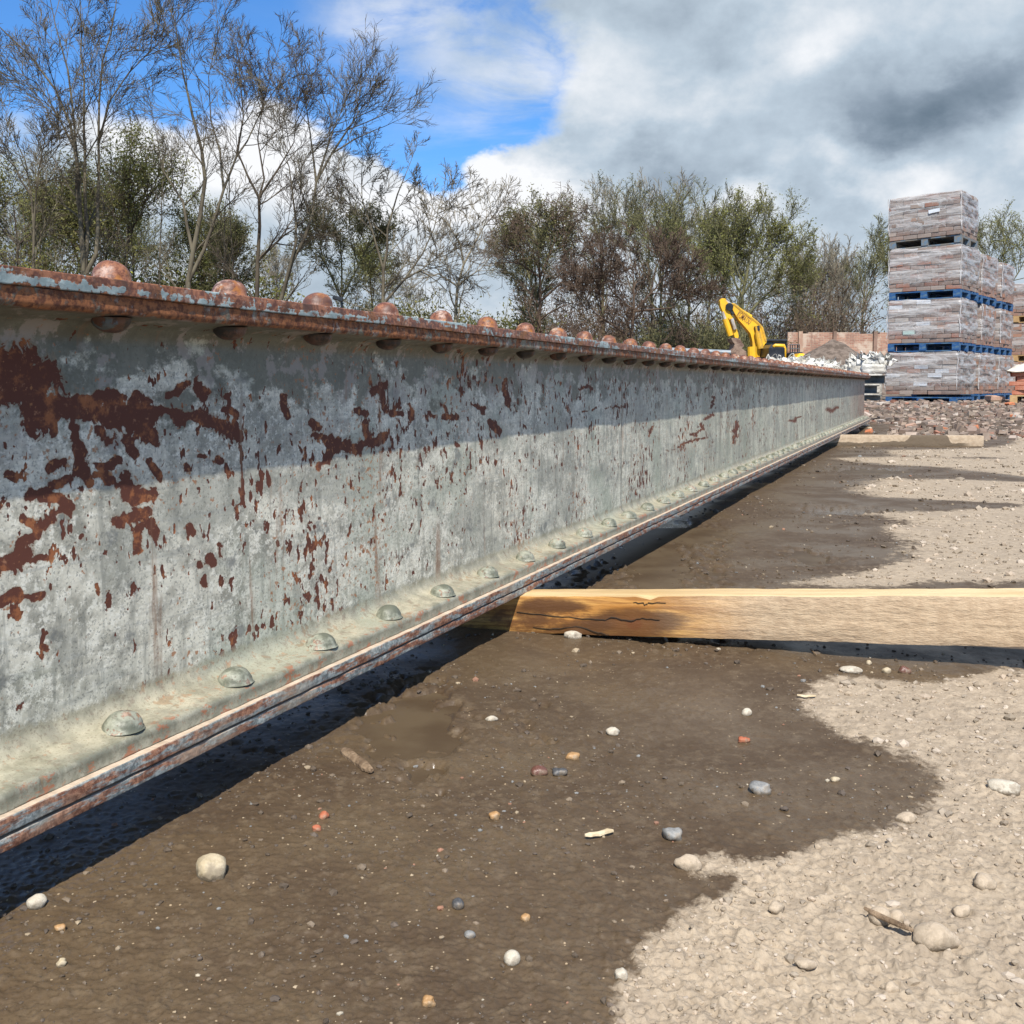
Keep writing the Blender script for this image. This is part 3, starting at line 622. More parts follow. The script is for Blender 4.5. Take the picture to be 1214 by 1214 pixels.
# ------------------------------------------------------------------ stones
def ico(sub=1):
    import bmesh
    bm = bmesh.new(); bmesh.ops.create_icosphere(bm, subdivisions=sub, radius=1)
    v = np.array([q.co[:] for q in bm.verts]); f = np.array([[q.index for q in fc.verts] for fc in bm.faces]); bm.free(); return v, f
def stone_mat(name, c1, c2, rough=.7):
    m, b, p = newmat(name); o = b.obj(); n = b.noise(o, 70, 6, .7)
    c = b.mix(b.sm(n, .35, .65), c1, c2); c = b.mix(b.sm(b.noise(o, 25, 4), .55, .68, 0, .5), c, tuple(x*.6 for x in c1))
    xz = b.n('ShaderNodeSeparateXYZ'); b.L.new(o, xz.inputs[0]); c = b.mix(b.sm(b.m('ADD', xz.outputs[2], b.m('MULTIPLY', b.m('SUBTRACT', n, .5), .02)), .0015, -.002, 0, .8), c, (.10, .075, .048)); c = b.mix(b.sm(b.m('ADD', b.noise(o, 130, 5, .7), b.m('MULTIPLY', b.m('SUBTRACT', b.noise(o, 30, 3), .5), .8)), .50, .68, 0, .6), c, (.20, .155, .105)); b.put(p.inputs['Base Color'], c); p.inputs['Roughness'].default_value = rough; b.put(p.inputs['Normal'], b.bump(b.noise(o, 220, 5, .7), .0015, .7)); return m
SM = {'cream': stone_mat('cream_stone', (.36, .29, .18), (.50, .42, .29)), 'white': stone_mat('white_stone', (.40, .35, .27), (.52, .47, .38)), 'grey': stone_mat('grey_stone', (.13, .13, .125), (.27, .265, .25), .5),
      'dark': stone_mat('dark_stone', (.04, .04, .042), (.10, .10, .10), .4), 'tan': stone_mat('tan_stone', (.34, .27, .19), (.46, .37, .27), .85), 'red': stone_mat('red_stone', (.30, .075, .03), (.40, .14, .07)),
      'brown': stone_mat('brown_stone', (.09, .035, .022), (.16, .07, .05), .35), 'orange': stone_mat('ochre_stone', (.30, .16, .06), (.42, .26, .12), .5)}
iv3, if3 = ico(3)
def stone(px, py, w, h, kind, label, rot=0, ang=.35, flat=.6, name='stone', cat='stone'):
    c = gnd(px, py+h*.3, 0); dist = c.y; W = w/F*dist/2; seed = px*.37+py*.11
    Z = max(min(h/F*dist*.5, W*1.0), W*flat*.5)
    v = iv3.copy(); 
    dsp = np.array([1+ang*mn.noise((q[0]*1.1+seed, q[1]*1.1, q[2]*1.1))+ang*.35*mn.noise((q[0]*2.6, q[1]*2.6+seed, q[2]*2.6)) for q in v]); v = v*dsp[:, None]
    if ang > .41: v = np.sign(v)*np.abs(v)**.88
    v = v*np.array([W, max(W*.75, Z), Z]); cr_, sr_ = math.cos(rot), math.sin(rot)
    v = np.stack([v[:, 0]*cr_-v[:, 1]*sr_, v[:, 0]*sr_+v[:, 1]*cr_, v[:, 2]], -1)
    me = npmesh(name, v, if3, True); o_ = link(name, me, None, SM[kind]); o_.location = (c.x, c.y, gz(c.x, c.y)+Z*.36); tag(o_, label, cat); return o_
ST = [(250, 1034, 37, 38, 'cream', 'cream knobbly stone alone on the wet mud, bottom left', 1.2, .38), (44, 1078, 24, 20, 'white', 'pale grey pebble at the edge of the girder shadow, bottom left', .2, .2),
      (607, 1137, 21, 24, 'white', 'smooth white egg shaped pebble near the bottom centre', 1.2, .08), (1108, 1114, 53, 38, 'tan', 'largest rounded tan stone lying on the dry dirt at bottom right', 0, .22),
      (1043, 1090, 28, 26, 'tan', 'round dusty stone beside the dry twig, left of a pair', .2, .12), (1063, 1090, 20, 26, 'tan', 'narrow dusty pebble at the right of a pair by the dry twig', 1.2, .1),
      (1138, 1087, 22, 20, 'tan', 'small tan stone just above the largest rounded stone', .3, .35), (1166, 1053, 28, 24, 'tan', 'grey tan stone half sunk in dry dirt near the right edge', .6, .4),
      (1192, 941, 36, 20, 'white', 'flat pale stone on dry dirt at the right edge', -.3, .4), (798, 993, 24, 20, 'grey', 'grey angular stone in the mud with a light top', -.4, .42), (816, 1026, 30, 22, 'tan', 'tan stone on the edge between wet mud and dry dirt', -.1, .35),
      (543, 1080, 15, 17, 'dark', 'shiny dark grey pebble in the mud, left of the white egg shaped pebble', .3, .15), (679, 902, 17, 12, 'orange', 'yellow ochre stone above two dark wet stones', .1, .4), (639, 919, 22, 15, 'brown', 'wet maroon stone, left of a dark stone pair', .1, .25), (663, 920, 20, 12, 'dark', 'wet black stone, right of a dark stone pair', .1, .4),
      (727, 872, 16, 13, 'white', 'pinkish white pebble in mud below the timber', .1, .3), (885, 846, 13, 12, 'white', 'small white pebble in the mud below the middle of the timber', .1, .2), (882, 880, 14, 9, 'red', 'small orange red brick chip in dark mud', .1, .5),
      (680, 755, 20, 12, 'white', 'pale wedge shaped stone touching the foot of the near timber', -.4, .42), (1009, 799, 27, 9, 'white', 'long smooth white pebble below the near timber', -.2, .1), (1051, 800, 11, 9, 'cream', 'small cream pebble right of the long white pebble', 0, .2), (1072, 801, 16, 11, 'brown', 'brown pebble right of the small cream pebble', 0, .3),
      (384, 974, 13, 11, 'red', 'red brick chip in the mud, above another', 0, .35), (376, 990, 11, 10, 'red', 'dull red brick chip in the mud, below another', 0, .35), (586, 975, 13, 13, 'orange', 'ochre stone chip in mud at the centre bottom', 0, .45), (583, 858, 15, 8, 'white', 'pale stone in the muddy water close to the girder', 0, .3),
      (902, 941, 26, 16, 'grey', 'rough grey clinker lump in the dark mud', 0, .5), (736, 1158, 16, 16, 'white', 'white pebble at the dry patch corner, bottom centre right', 0, .3), (990, 929, 12, 7, 'cream', 'tiny cream stone in dark mud near the dry edge', 0, .3), (1075, 975, 26, 13, 'tan', 'tan stone inside the wet edge of the dark mud lobe', 0, .3),
      (72, 1108, 14, 11, 'orange', 'ochre pebble in mud near the bottom left corner', 0, .3), (74, 1149, 12, 10, 'cream', 'cream chip near the bottom left corner', 0, .4), (508, 1193, 16, 14, 'orange', 'pinkish triangular chip at the bottom edge', 0, .5), (557, 1113, 14, 11, 'grey', 'dull grey pebble above left of the white egg shaped pebble', 0, .2), (623, 1093, 12, 11, 'orange', 'tan chip above the white egg shaped pebble', 0, .3), (955, 1150, 26, 12, 'tan', 'flat dusty stone on dry dirt left of the largest stone', 0, .3),
      (1055, 1174, 20, 15, 'tan', 'dusty lump at the bottom right below the largest stone', 0, .4), (920, 1079, 22, 16, 'tan', 'dusty lump on the dry dirt left of the twig', .5, .4), (1030, 790, 7, 8, 'cream', 'tiny stone touching the long white pebble', 0, .3)]
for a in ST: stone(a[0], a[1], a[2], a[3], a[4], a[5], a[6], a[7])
# twigs and splinters
def stick(pts, r, mat, label, name='twig', cat='twig', lift=.004):
    P = []
    for (px, py) in pts:
        g = gnd(px, py); P.append(Vector((g.x, g.y, gz(g.x, g.y)+lift)))
    Q = []
    for a, c in zip(P[:-1], P[1:]):
        for t in (0, .34, .67): Q.append(a.lerp(c, t)+Vector((random.uniform(-1, 1), random.uniform(-1, 1), random.uniform(0, 1)))*r*.25)
    Q.append(P[-1]); rs = [r*(.85+.2*random.random())*(.55 if i_ in (0, len(Q)-1) else 1) for i_, _ in enumerate(Q)]
    o_ = MB().tube(Q, rs, 7, True, .6).build(name, mat, None, False); tag(o_, label, cat)
m_bark2 = simple('weathered_splinter', (.12, .075, .04), (.26, .18, .11), 40, .8, bump=.004, bscale=150); m_pale = simple('pale_splinter', (.42, .33, .20), (.58, .48, .32), 40, .8, bump=.002, bscale=150)
stick([(405, 897), (422, 910), (441, 925)], .0065, m_bark2, 'brown bark splinter lying in muddy water beside the girder', 'wood_splinter', 'wood splinter')
stick([(694, 1003), (710, 999.5), (727, 995)], .0027, m_pale, 'pale wood splinter on the mud at centre right', 'wood_splinter', 'wood splinter')
stick([(1025, 1094), (1050, 1107), (1082, 1123)], .0025, m_bark2, 'dry twig beside the largest rounded stone', 'twig', 'twig', .008)
stick([(945, 834), (955, 834.5), (967, 834)], .002, m_pale, 'thin pale splinter on dark mud under the timber middle', 'wood_splinter', 'wood splinter')
stick([(960, 776), (968, 783)], .0015, m_bark2, 'thin dark twig at the edge of the timber shadow', 'twig', 'twig')

# gravel: nobody could count it
def pebbles(name, X, Y, S, C, sub, zf=.25, flat=.65, box=False):
    n = len(X); z, w, pz = height(X, Y)
    if box: bv = np.array([(-1, -1, -1), (1, -1, -1), (1, 1, -1), (-1, 1, -1), (-1, -1, 1), (1, -1, 1), (1, 1, 1), (-1, 1, 1)])*.7; bf = np.array([(3, 2, 1, 0), (4, 5, 6, 7), (0, 1, 5, 4), (1, 2, 6, 5), (2, 3, 7, 6), (3, 0, 4, 7)])
    else: bv, bf = ico(sub)
    m = len(bv); v = np.repeat(bv[None], n, 0)*(1+RNG.uniform(-.28, .28, (n, m, 1)) if not box else 1+RNG.uniform(-.25, .25, (n, m, 3)))
    v *= np.stack([RNG.uniform(.8, 1.35, n), RNG.uniform(.7, 1.1, n), RNG.uniform(.45, .85, n) if not box else RNG.uniform(.35, .9, n)], -1)[:, None, :]*S[:, None, None]
    a = RNG.uniform(0, 6.28, n); tl = RNG.uniform(-.5, .5, n) if box else np.zeros(n)
    ct, st = np.cos(tl)[:, None], np.sin(tl)[:, None]; v = np.stack([v[..., 0]*ct-v[..., 2]*st, v[..., 1], v[..., 0]*st+v[..., 2]*ct], -1)
    ca, sa = np.cos(a)[:, None], np.sin(a)[:, None]; v = np.stack([v[..., 0]*ca-v[..., 1]*sa, v[..., 0]*sa+v[..., 1]*ca, v[..., 2]], -1)
    v += np.stack([X, Y, z+S*zf-.0003], -1)[:, None, :]
    f = (bf[None]+(np.arange(n)*m)[:, None, None]).reshape(-1, bf.shape[1]); me = npmesh(name, v.reshape(-1, 3), f, False)
    cattr(me, 'tint', np.repeat(C, m, 0)); return me
m_peb, b, p = newmat('gravel'); b.put(p.inputs['Base Color'], b.mix(b.sm(b.noise(b.obj(), 160, 3), .3, .7), b.attr('tint', 'Color'), (.12, .09, .06), 'MIX')); p.inputs['Roughness'].default_value = .75
b.put(p.inputs['Base Color'], b.mix(b.sm(b.noise(b.obj(), 160, 3), .45, .75, 0, .35), b.attr('tint', 'Color'), (.16, .12, .09)))
def scatter(n, r0, r1, a0=-29, a1=29):
    r = np.exp(RNG.uniform(math.log(r0), math.log(r1), n)); a = np.radians(RNG.uniform(a0, a1, n)); return r*np.sin(a), r*np.cos(a), r
pal_wet = np.array([(.36, .28, .18), (.20, .15, .10), (.085, .060, .038), (.46, .40, .30), (.11, .08, .052), (.20, .20, .19), (.30, .15, .09), (.10, .075, .055)])
pal_dry = np.array([(.36, .285, .20), (.42, .335, .245), (.30, .24, .17), (.48, .40, .31), (.33, .27, .20)])
X, Y, r = scatter(76000, .68, 11); w = wetness(X, Y, r); pz = puddle(X, Y)
S = r**.72*np.clip(RNG.lognormal(0, .62, len(r)), .3, 5)*.00105; keep = (RNG.random(len(r)) < np.where(w > .5, .66, .66)) & ((pz < .6) | (RNG.random(len(r)) < .25)) & (w+0*r >= 0)
keep &= (fbm(X*2.2, Y*2.2, 3)+.25+.35*(w < .5)) > RNG.random(len(r))*.6
X, Y, r, w, S = X[keep], Y[keep], r[keep], w[keep], S[keep]
S = np.where(w < .5, S*1.15, S*.85)
C = .88*np.where((w < .5)[:, None], pal_dry[RNG.integers(0, 5, len(X))], pal_wet[RNG.choice(8, len(X), p=[.045, .10, .36, .01, .27, .035, .02, .16])])*RNG.uniform(.8, 1.1, (len(X), 1))
tag(link('gravel', pebbles('gravel', X, Y, S, C, 1), None, m_peb), 'fine gravel and grit scattered over the mud and dry dirt', 'gravel', kind='stuff')
# rubble bank
r = RNG.uniform(9.0**.5, 19**.5, 15000)**2; a = np.radians(RNG.uniform(-8, 32, len(r))); X, Y = r*np.sin(a), r*np.cos(a)
bd = (X-P0.x)*nin.x+(Y-P0.y)*nin.y; al = (X-P0.x)*dv.x+(Y-P0.y)*dv.y; kp = ~((al < S1+.1) & (bd > -.25) & (bd < .4))
kp &= RNG.random(len(r)) < np.clip((r-8.9)/1.0, 0, 1); X, Y, r = X[kp], Y[kp], r[kp]
S = np.clip(RNG.lognormal(0, .5, len(X)), .4, 3)*.019
pal = np.array([(.27, .20, .15), (.24, .17, .13), (.28, .15, .10), (.38, .30, .24), (.17, .13, .10), (.36, .16, .10), (.33, .26, .20), (.42, .36, .30)])
C = pal[RNG.choice(8, len(X), p=[.26, .22, .06, .08, .2, .03, .11, .04])]*RNG.uniform(.7, 1.1, (len(X), 1))
tag(link('brick_rubble', pebbles('brick_rubble', X, Y, S, C, 1, .25, .6, True), None, m_peb), 'broken brick rubble covering the bank in front of the brick packs', 'rubble', kind='stuff')
SM['orangebrick'] = stone_mat('orange_brick', (.42, .12, .045), (.52, .19, .08), .8); SM['pinkbrick'] = stone_mat('pink_brick', (.34, .20, .14), (.46, .30, .22), .85)
def frag(px, py, s, z, kind, label):
    c = gnd(px, py, z); mb = MB(); L_ = s; bm_ = mb.box((0, 0, 0), (L_*1.3, L_*.9, L_*.6), Matrix.Rotation(random.uniform(-.4, .4), 3, 'Y') @ Matrix.Rotation(random.uniform(0, 3), 3, 'Z'), bev=L_*.08)
    mb.v = [tuple(np.array(q)*(1+.16*mn.noise(Vector(q)*19))) for q in mb.v]
    o_ = mb.build('brick_fragment', SM[kind], None, False); o_.location = (c.x, c.y, gz(c.x, c.y)+s*.22); tag(o_, label, 'brick fragment')
frag(1115, 512, .085, .01, 'orangebrick', 'bright orange brick lump on the rubble behind the stained timber'); frag(1030, 514, .07, .01, 'orangebrick', 'orange brick lump at the very end of the girder')
frag(1156, 510, .07, .02, 'orangebrick', 'orange brick piece right of the brightest orange lump'); frag(1196, 489, .10, .08, 'orangebrick', 'orange brick piece high on the rubble near the right edge'); frag(1203, 500, .07, .05, 'orangebrick', 'small orange brick piece at the right edge of the rubble')
frag(1179, 481, .22, .13, 'pinkbrick', 'large pink brick lump beside the blue pallets'); frag(1080, 508, .08, .02, 'pinkbrick', 'pinkish brick piece on the rubble front edge'); frag(1012, 512, .07, .01, 'pinkbrick', 'tan stone piece behind the girder end')

# ------------------------------------------------------------------ pallets and brick packs
m_blue = simple('blue_pallet_paint', (.008, .068, .205), (.075, .14, .20), 9, .6, lo=.42, hi=.66, bump=.003, bscale=40, stretch=(1, 1, 3))
m_oldb = simple('worn_pallet_wood', (.16, .145, .12), (.10, .16, .22), 7, .8, lo=.45, hi=.65, bump=.003)
m_pine = simple('new_pallet_wood', (.50, .34, .16), (.40, .25, .11), 8, .7, bump=.002)
def brickmat():
    m, b, p = newmat('reclaimed_brick'); o = b.obj(); oi = b.n('ShaderNodeObjectInfo')
    rp = b.n('ShaderNodeValToRGB'); b.L.new(oi.outputs['Random'], rp.inputs[0]); c = rp.color_ramp; c.interpolation = 'CONSTANT'
    cols = [(0, (.20, .13, .10)), (.16, (.26, .17, .13)), (.32, (.17, .12, .10)), (.46, (.30, .13, .085)), (.56, (.24, .19, .16)), (.68, (.36, .20, .13)), (.76, (.31, .25, .21)), (.86, (.22, .11, .08)), (.95, (.40, .36, .32))]
    c.elements[0].color = (*cols[0][1], 1); c.elements[1].position = cols[1][0]; c.elements[1].color = (*cols[1][1], 1)
    for q, k in cols[2:]: e = c.elements.new(q); e.color = (*k, 1)
    n = b.noise(o, 14, 5, .65); b.put(p.inputs['Base Color'], b.mix(b.sm(n, .4, .7, 0, .5), rp.outputs[0], (.30, .25, .21))); p.inputs['Roughness'].default_value = .9
    b.put(p.inputs['Normal'], b.bump(b.noise(o, 60, 5, .6), .004, .7)); return m
m_brick = brickmat(); m_wbrick = simple('whitewashed_brick', (.62, .66, .70), (.52, .55, .58), 20, .6); m_gbrick = simple('green_glazed_brick', (.42, .62, .55), (.5, .68, .6), 20, .4)
m_core = simple('brick_core', (.20, .13, .10), (.30, .20, .15), 9, .9, bump=.01, bscale=12)
# stretch film
m_film, b, p = newmat('stretch_film'); o = b.obj()
wr = b.noise(b.mp(o, (.9, .9, 6), rot=(.10, .08, 0)), 1.9, 6, .60, .5); wr2 = b.noise(b.mp(o, (5, 5, 5)), 2.0, 5, .6, 1.2)
fac = b.m('ADD', b.sm(wr, .38, .64, .14, .70), b.m('MULTIPLY', b.sm(wr2, .56, .66), .22), clamp=True)
xs = b.n('ShaderNodeSeparateXYZ'); b.L.new(o, xs.inputs[0]); fac = b.m('MULTIPLY', fac, b.sm(b.m('ADD', xs.outputs[2], b.m('MULTIPLY', wr2, .10)), .13, .26, .12, 1.0))
tr = b.n('ShaderNodeBsdfTransparent'); tr.inputs[0].default_value = (.93, .93, .94, 1); mx = b.n('ShaderNodeMixShader')
b.put(p.inputs['Base Color'], (.56, .54, .52)); p.inputs['Roughness'].default_value = .28; b.put(p.inputs['Normal'], b.bump(b.m('ADD', wr, b.m('MULTIPLY', wr2, .3)), .030, .7))
outn = b.N['Material Output']; b.L.new(fac, mx.inputs[0]); b.L.new(tr.outputs[0], mx.inputs[1]); b.L.new(p.outputs[0], mx.inputs[2]); b.L.new(mx.outputs[0], outn.inputs[0])

m_hlfold = simple('highlight_film', (.50, .49, .48), (.34, .31, .29), 24, .25)
BL, BW_, BH = .215, .1025, .065
def mesh_box(name, d, bev=0.0): return MB().box((0, 0, 0), d, bev=bev).mesh(name)
ME = {}
def shared(key, d, mat, bev=0.0):
    if key not in ME:
        me = mesh_box(key, d, bev); me.materials.append(mat); ME[key] = me
    return ME[key]
def part(name, me, parent, loc, rot=None):
    o_ = link(name, me, parent); o_.location = loc
    if rot: o_.rotation_euler = rot
    return o_
def pallet(M, LX, LY, mat, key, label):
    e = empty('pallet', (0, 0, 0), 0, label, 'pallet', 'pallets under the brick packs'); e.matrix_world = M
    ph = .135
    for y in np.linspace(.05, LY-.05, 7): part('deck_board', shared(key+'deck', (LX, .095, .018), mat), e, (LX/2, y, ph-.009))
    for x in (.05, LX/2, LX-.05):
        part('stringer_board', shared(key+'string', (.1, LY, .018), mat), e, (x, LY/2, ph-.028)); 
        for y in (.06, LY/2, LY-.06): part('block', shared(key+'block', (.10 if x != LX/2 else .10, .12, .080), mat), e, (x+(.05-.05), y, .058))
    for y in (.06, LY/2, LY-.06): part('base_board', shared(key+'base', (LX, .10, .017), mat), e, (LX/2, y, .0085))
    return e
def film_mesh(LX, LY, z0, z1, seed, tiltz=0):
    pts = []; n = 26; nz = 26; per = []
    rad = .03
    for (cx, cy, a0) in ((LX-rad, rad, -90), (LX-rad, LY-rad, 0), (rad, LY-rad, 90), (rad, rad, 180)):
        for k in range(4): t = R(a0+90*k/3); per.append((cx+rad*math.cos(t), cy+rad*math.sin(t)))
    # subdivide the straight runs
    P = []
    for i_ in range(len(per)):
        a, c = per[i_], per[(i_+1) % len(per)]; L_ = math.hypot(a[0]-c[0], a[1]-c[1]); m = max(1, int(L_/.05))
        for k in range(m): P.append((a[0]+(c[0]-a[0])*k/m, a[1]+(c[1]-a[1])*k/m))
    n = len(P); vs = []
    for q in range(nz+1):
        z = z0+(z1-z0)*q/nz
        for (x, y) in P:
            dx, dy = x-LX/2, y-LY/2; s = .006+.022*mn.noise((x*2.2+seed, y*2.2, z*7))+.010*mn.noise((x*9, y*9+seed, z*22))
            pin = -.03*max(0, (q-nz+2)/2)
            vs.append((x+dx*(s+pin)*1.3, y+dy*(s+pin)*1.3, z+.012*mn.noise((x*3, y*3, seed+z))+(.0 if q < nz else .02*mn.noise((x*4, y*4, seed)))))
    fs = [(q*n+k, q*n+(k+1) % n, (q+1)*n+(k+1) % n, (q+1)*n+k) for q in range(nz) for k in range(n)]
    vs.append((LX/2, LY/2, z1+.01)); fs += [(nz*n+k, nz*n+(k+1) % n, len(vs)-1) for k in range(n)]
    me = bpy.data.meshes.new('film'); me.from_pydata(vs, [], fs); me.update(); me.polygons.foreach_set('use_smooth', [True]*len(fs)); me.materials.append(m_film); return me
m_brst = shared('brick_s', (BL-.006, BW_-.004, BH-.002), m_brick, .005); m_brhd = shared('brick_h', (BW_-.005, BL-.006, BH-.002), m_brick, .005)
shared('brick_w', (BL-.006, BW_+.004, BH-.002), m_wbrick, .005); shared('brick_g', (BL-.04, BW_+.004, BH-.002), m_gbrick, .005)
def brick_pack(M, LX, LY, courses, seed, label, detail, whites=(), jig=.006, ch=.0675):
    rn = random.Random(seed); e = empty('brick_pack', (0, 0, 0), 0, label, 'brick pack', 'film wrapped packs of reclaimed bricks'); e.matrix_world = M
    nx = 5; stepx = LX/nx; ny = int(LY/.108); stepy = LY/ny
    H_ = courses*ch
    MB().box((LX/2+.02, LY/2+.06, H_/2), (LX-.26, LY-.24, H_-.02)).build('brick_core', m_core, e)['kind'] = 'stuff'
    stuffb = MB()
    for c in range(courses):
        z = ch*(c+.5); off = (c % 2)*stepx*.5
        sl = rn.uniform(-jig, jig)
        xs_ = [stepx*(k+.5) for k in range(nx)]
        if c % 2 and rn.random() < .7: xs_ = [stepx*.25]+[stepx*(k+1) for k in range(nx-1)]+[LX-stepx*.25]
        for k, x in enumerate(xs_):
            half = len(xs_) > nx and k in (0, len(xs_)-1)
            key = 'brick_s'
            if (c, k) in whites: key = whites[(c, k)]
            loc = (x+rn.uniform(-.004, .004), BW_/2+sl+rn.uniform(-.009, .009), z); rz = rn.uniform(-.05, .05)
            if detail:
                o_ = part('brick', ME[key], e, loc, (rn.uniform(-.02, .02), rn.uniform(-.02, .02), rz))
                if half: o_.scale = (.5, 1, 1)
            else: stuffb.box(loc, ((BL-.006)*(.5 if half else 1), BW_, BH-.002), Matrix.Rotation(rz, 3, 'Z'))
        for k in range(1, ny):
            y = stepy*(k+.5); L_ = (BL-.006)*(1 if True else .5)
            loc = (LX-BL/2+rn.uniform(-.012, .012)+sl, y, z+rn.uniform(-.002, .002)); rz = rn.uniform(-.04, .04)
            if detail: part('brick', ME['brick_s'], e, loc, (0, 0, rz))
            else: stuffb.box(loc, (BL, stepy-.006, BH-.002), Matrix.Rotation(rz, 3, 'Z'))
            stuffb.box((BL/2, y, z), (BL, stepy-.006, BH-.002))
    if stuffb.v:
        o_ = stuffb.build('brick_layers', m_layers, e); o_['kind'] = 'stuff'
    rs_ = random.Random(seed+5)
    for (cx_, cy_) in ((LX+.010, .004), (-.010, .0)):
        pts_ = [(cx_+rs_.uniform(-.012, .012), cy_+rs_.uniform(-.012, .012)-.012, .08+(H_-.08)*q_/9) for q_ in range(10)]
        MB().tube(pts_, [rs_.uniform(.003, .013) for _ in pts_], 5, True, .5).build('highlight_fold', m_hlfold, e)  # pale bunched ribbons at the corners, standing in for highlights on the film
    f = link('plastic_film', film_mesh(LX+.02, LY+.02, .035, H_+.012, seed), e); f.location = (-.01, -.01, 0)
    return e
m_layers, b, p = newmat('brick_layers'); o = b.obj()
vc = b.vor(b.mp(o, (5, 9, 15)), 1.0, out='Color'); sc_ = b.n('ShaderNodeSeparateColor'); b.L.new(vc, sc_.inputs[0])
b.put(p.inputs['Base Color'], b.mix(sc_.outputs[0], (.34, .17, .11), b.mix(sc_.outputs[1], (.17, .125, .10), (.31, .25, .21)))); p.inputs['Roughness'].default_value = .9
ex = Vector((.779, -.627, 0)); eyv = Vector((.627, .779, 0))
def frameM(origin, rz=0, tilt=0, tx=0):
    a = math.atan2(ex.y, ex.x)+rz
    return Matrix.Translation(origin) @ Matrix.Rotation(a, 4, 'Z') @ Matrix.Rotation(tilt, 4, 'Y') @ Matrix.Rotation(tx, 4, 'X')
corner = at(1133, 480, 16.0); corner.z = 0
LX, LY = 1.09, 1.03; z0 = .155; CH = .0675; NC = 10; TH = .135+NC*CH+.008
levels = ['bottom', 'second', 'third', 'topmost']
base_o = corner-ex*LX
W_ = 'brick_w'; G_ = 'brick_g'
whit = [{(2, 2): W_, (4, 3): W_, (4, 0): W_, (6, 2): W_, (5, 4): W_}, {(2, 1): G_, (4, 2): W_, (8, 0): W_, (9, 2): W_}, {}, {}]
tilts = [0, 0, 0, -.028]
for k in range(4):
    z = z0+k*TH; og = base_o+Vector((0, 0, z))+ex*[0, .02, .015, .0][k]+eyv*[0, -.02, 0, .01][k]
    if k == 3: og.z += .0
    M = frameM(og, [0, .01, -.01, .015][k], [0, .0, -.004, -.024][k])
    col = 'bottom worn blue' if k == 0 else 'blue'
    lb = ['half buried blue pallet at the foot of the tallest brick stack', 'bright blue pallet above the lowest pack of the tallest stack', 'blue pallet in the middle of the tallest stack', 'grey worn pallet tilted under the topmost brick pack'][k]
    pallet(M if k else frameM(og-Vector((0, 0, .035))), LX, LY, m_blue if k < 3 else m_oldb, 'blue' if k < 3 else 'old', lb)
    M2 = M @ Matrix.Translation((0, 0, .137))
    lb = ['lowest film wrapped brick pack of the tallest stack', 'second film wrapped brick pack from the ground in the tallest stack, with one green brick', 'third film wrapped brick pack up, just under the leaning top pack', 'topmost brick pack, leaning and only loosely wrapped'][k]
    e = brick_pack(M2, LX, LY, NC if k != 3 else 10, 11+k, lb, True, whit[k], .006 if k < 3 else .014, CH)
    if k == 3:
        lab = MB().box((0, 0, 0), (.17, .004, .055)).build('paper_label', m_wbrick, e); lab.location = (.70, -.032, .40); lab.rotation_euler = (0, -.1, 0)
# row behind
def stack(corner_px, D, LX, LY, n, seed, labelP, labelB, pmat, key, nc=10, z0=.16, off=0.0):
    c = at(corner_px, 480, D); c.z = 0; o0 = c-ex*LX; th = .135+nc*CH+.008
    for k in range(n):
        z = z0+k*th+off; rz = random.uniform(-.03, .03)
        M = frameM(o0+Vector((0, 0, z))+eyv*random.uniform(-.03, .03), rz)
        pallet(M, LX, LY, pmat, key, labelP[k]); brick_pack(M @ Matrix.Translation((0, 0, .137)), LX, LY, nc, seed+k, labelB[k], False, {}, .01, CH)
stack(1159.5, 17.15, LX, .95, 3, 40, ['ground level blue pallet directly behind the tallest stack', 'middle blue pallet directly behind the tallest stack', 'upper blue pallet directly behind the tallest stack'],
      ['lowest wrapped pack of the short stack just behind the tallest one', 'middle wrapped pack of the short stack just behind the tallest one', 'top wrapped pack of the short stack just behind the tallest one'], m_blue, 'blue')
stack(1182.5, 18.35, LX, .92, 3, 50, ['ground level blue pallet of the third stack in the row', 'middle blue pallet of the third stack in the row', 'upper blue pallet of the third stack in the row'],
      ['lowest wrapped pack of the third stack, in shade', 'middle wrapped pack of the third stack in the row', 'top wrapped pack of the third stack, bare bricks below'], m_blue, 'blue')
stack(1238, 19.6, 1.09, 1.0, 3, 60, ['ground level wooden pallet at the right edge behind red bricks', 'middle wooden pallet at the right edge', 'yellow new wood pallet high at the right edge'],
      ['lowest wrapped pack at the right edge of the photo', 'middle wrapped pack at the right edge of the photo', 'top wrapped pack at the right edge, on yellow wood'], m_pine, 'pine', 9, .14)
# loose red bricks on a pallet at the right edge
c = at(1197, 476, 15.2); c.z = .16
Mr = frameM(c+Vector((0, 0, 0)), .15)
pallet(Mr, 1.0, .9, m_pine, 'pine2', 'low pine pallet carrying loose red bricks at the right edge')
m_redb = simple('red_brick', (.36, .12, .065), (.44, .19, .12), 12, .9, bump=.003)
ME['brick_r'] = mesh_box('brick_r', (BL, BW_, BH-.003), .004); ME['brick_r'].materials.append(m_redb)
e = empty('loose_brick_pile', (0, 0, 0), 0, 'open pile of loose red bricks under a cloth at the right edge', 'brick pile'); e.matrix_world = Mr @ Matrix.Translation((0, 0, .137))
rn = random.Random(5)
for c_ in range(6):
    for k in range(4):
        if c_ == 5 and k == 0: continue
        for yy in (.06, .18): part('brick', ME['brick_r'], e, (.12+k*.235+rn.uniform(-.03, .03)+(c_ % 2)*.05, yy+rn.uniform(-.02, .02), .034+c_*.067), (0, 0, rn.uniform(-.15, .15)))
MB().box((.5, .5, .19), (.9, .55, .38)).build('brick_core', m_core, e)['kind'] = 'stuff'
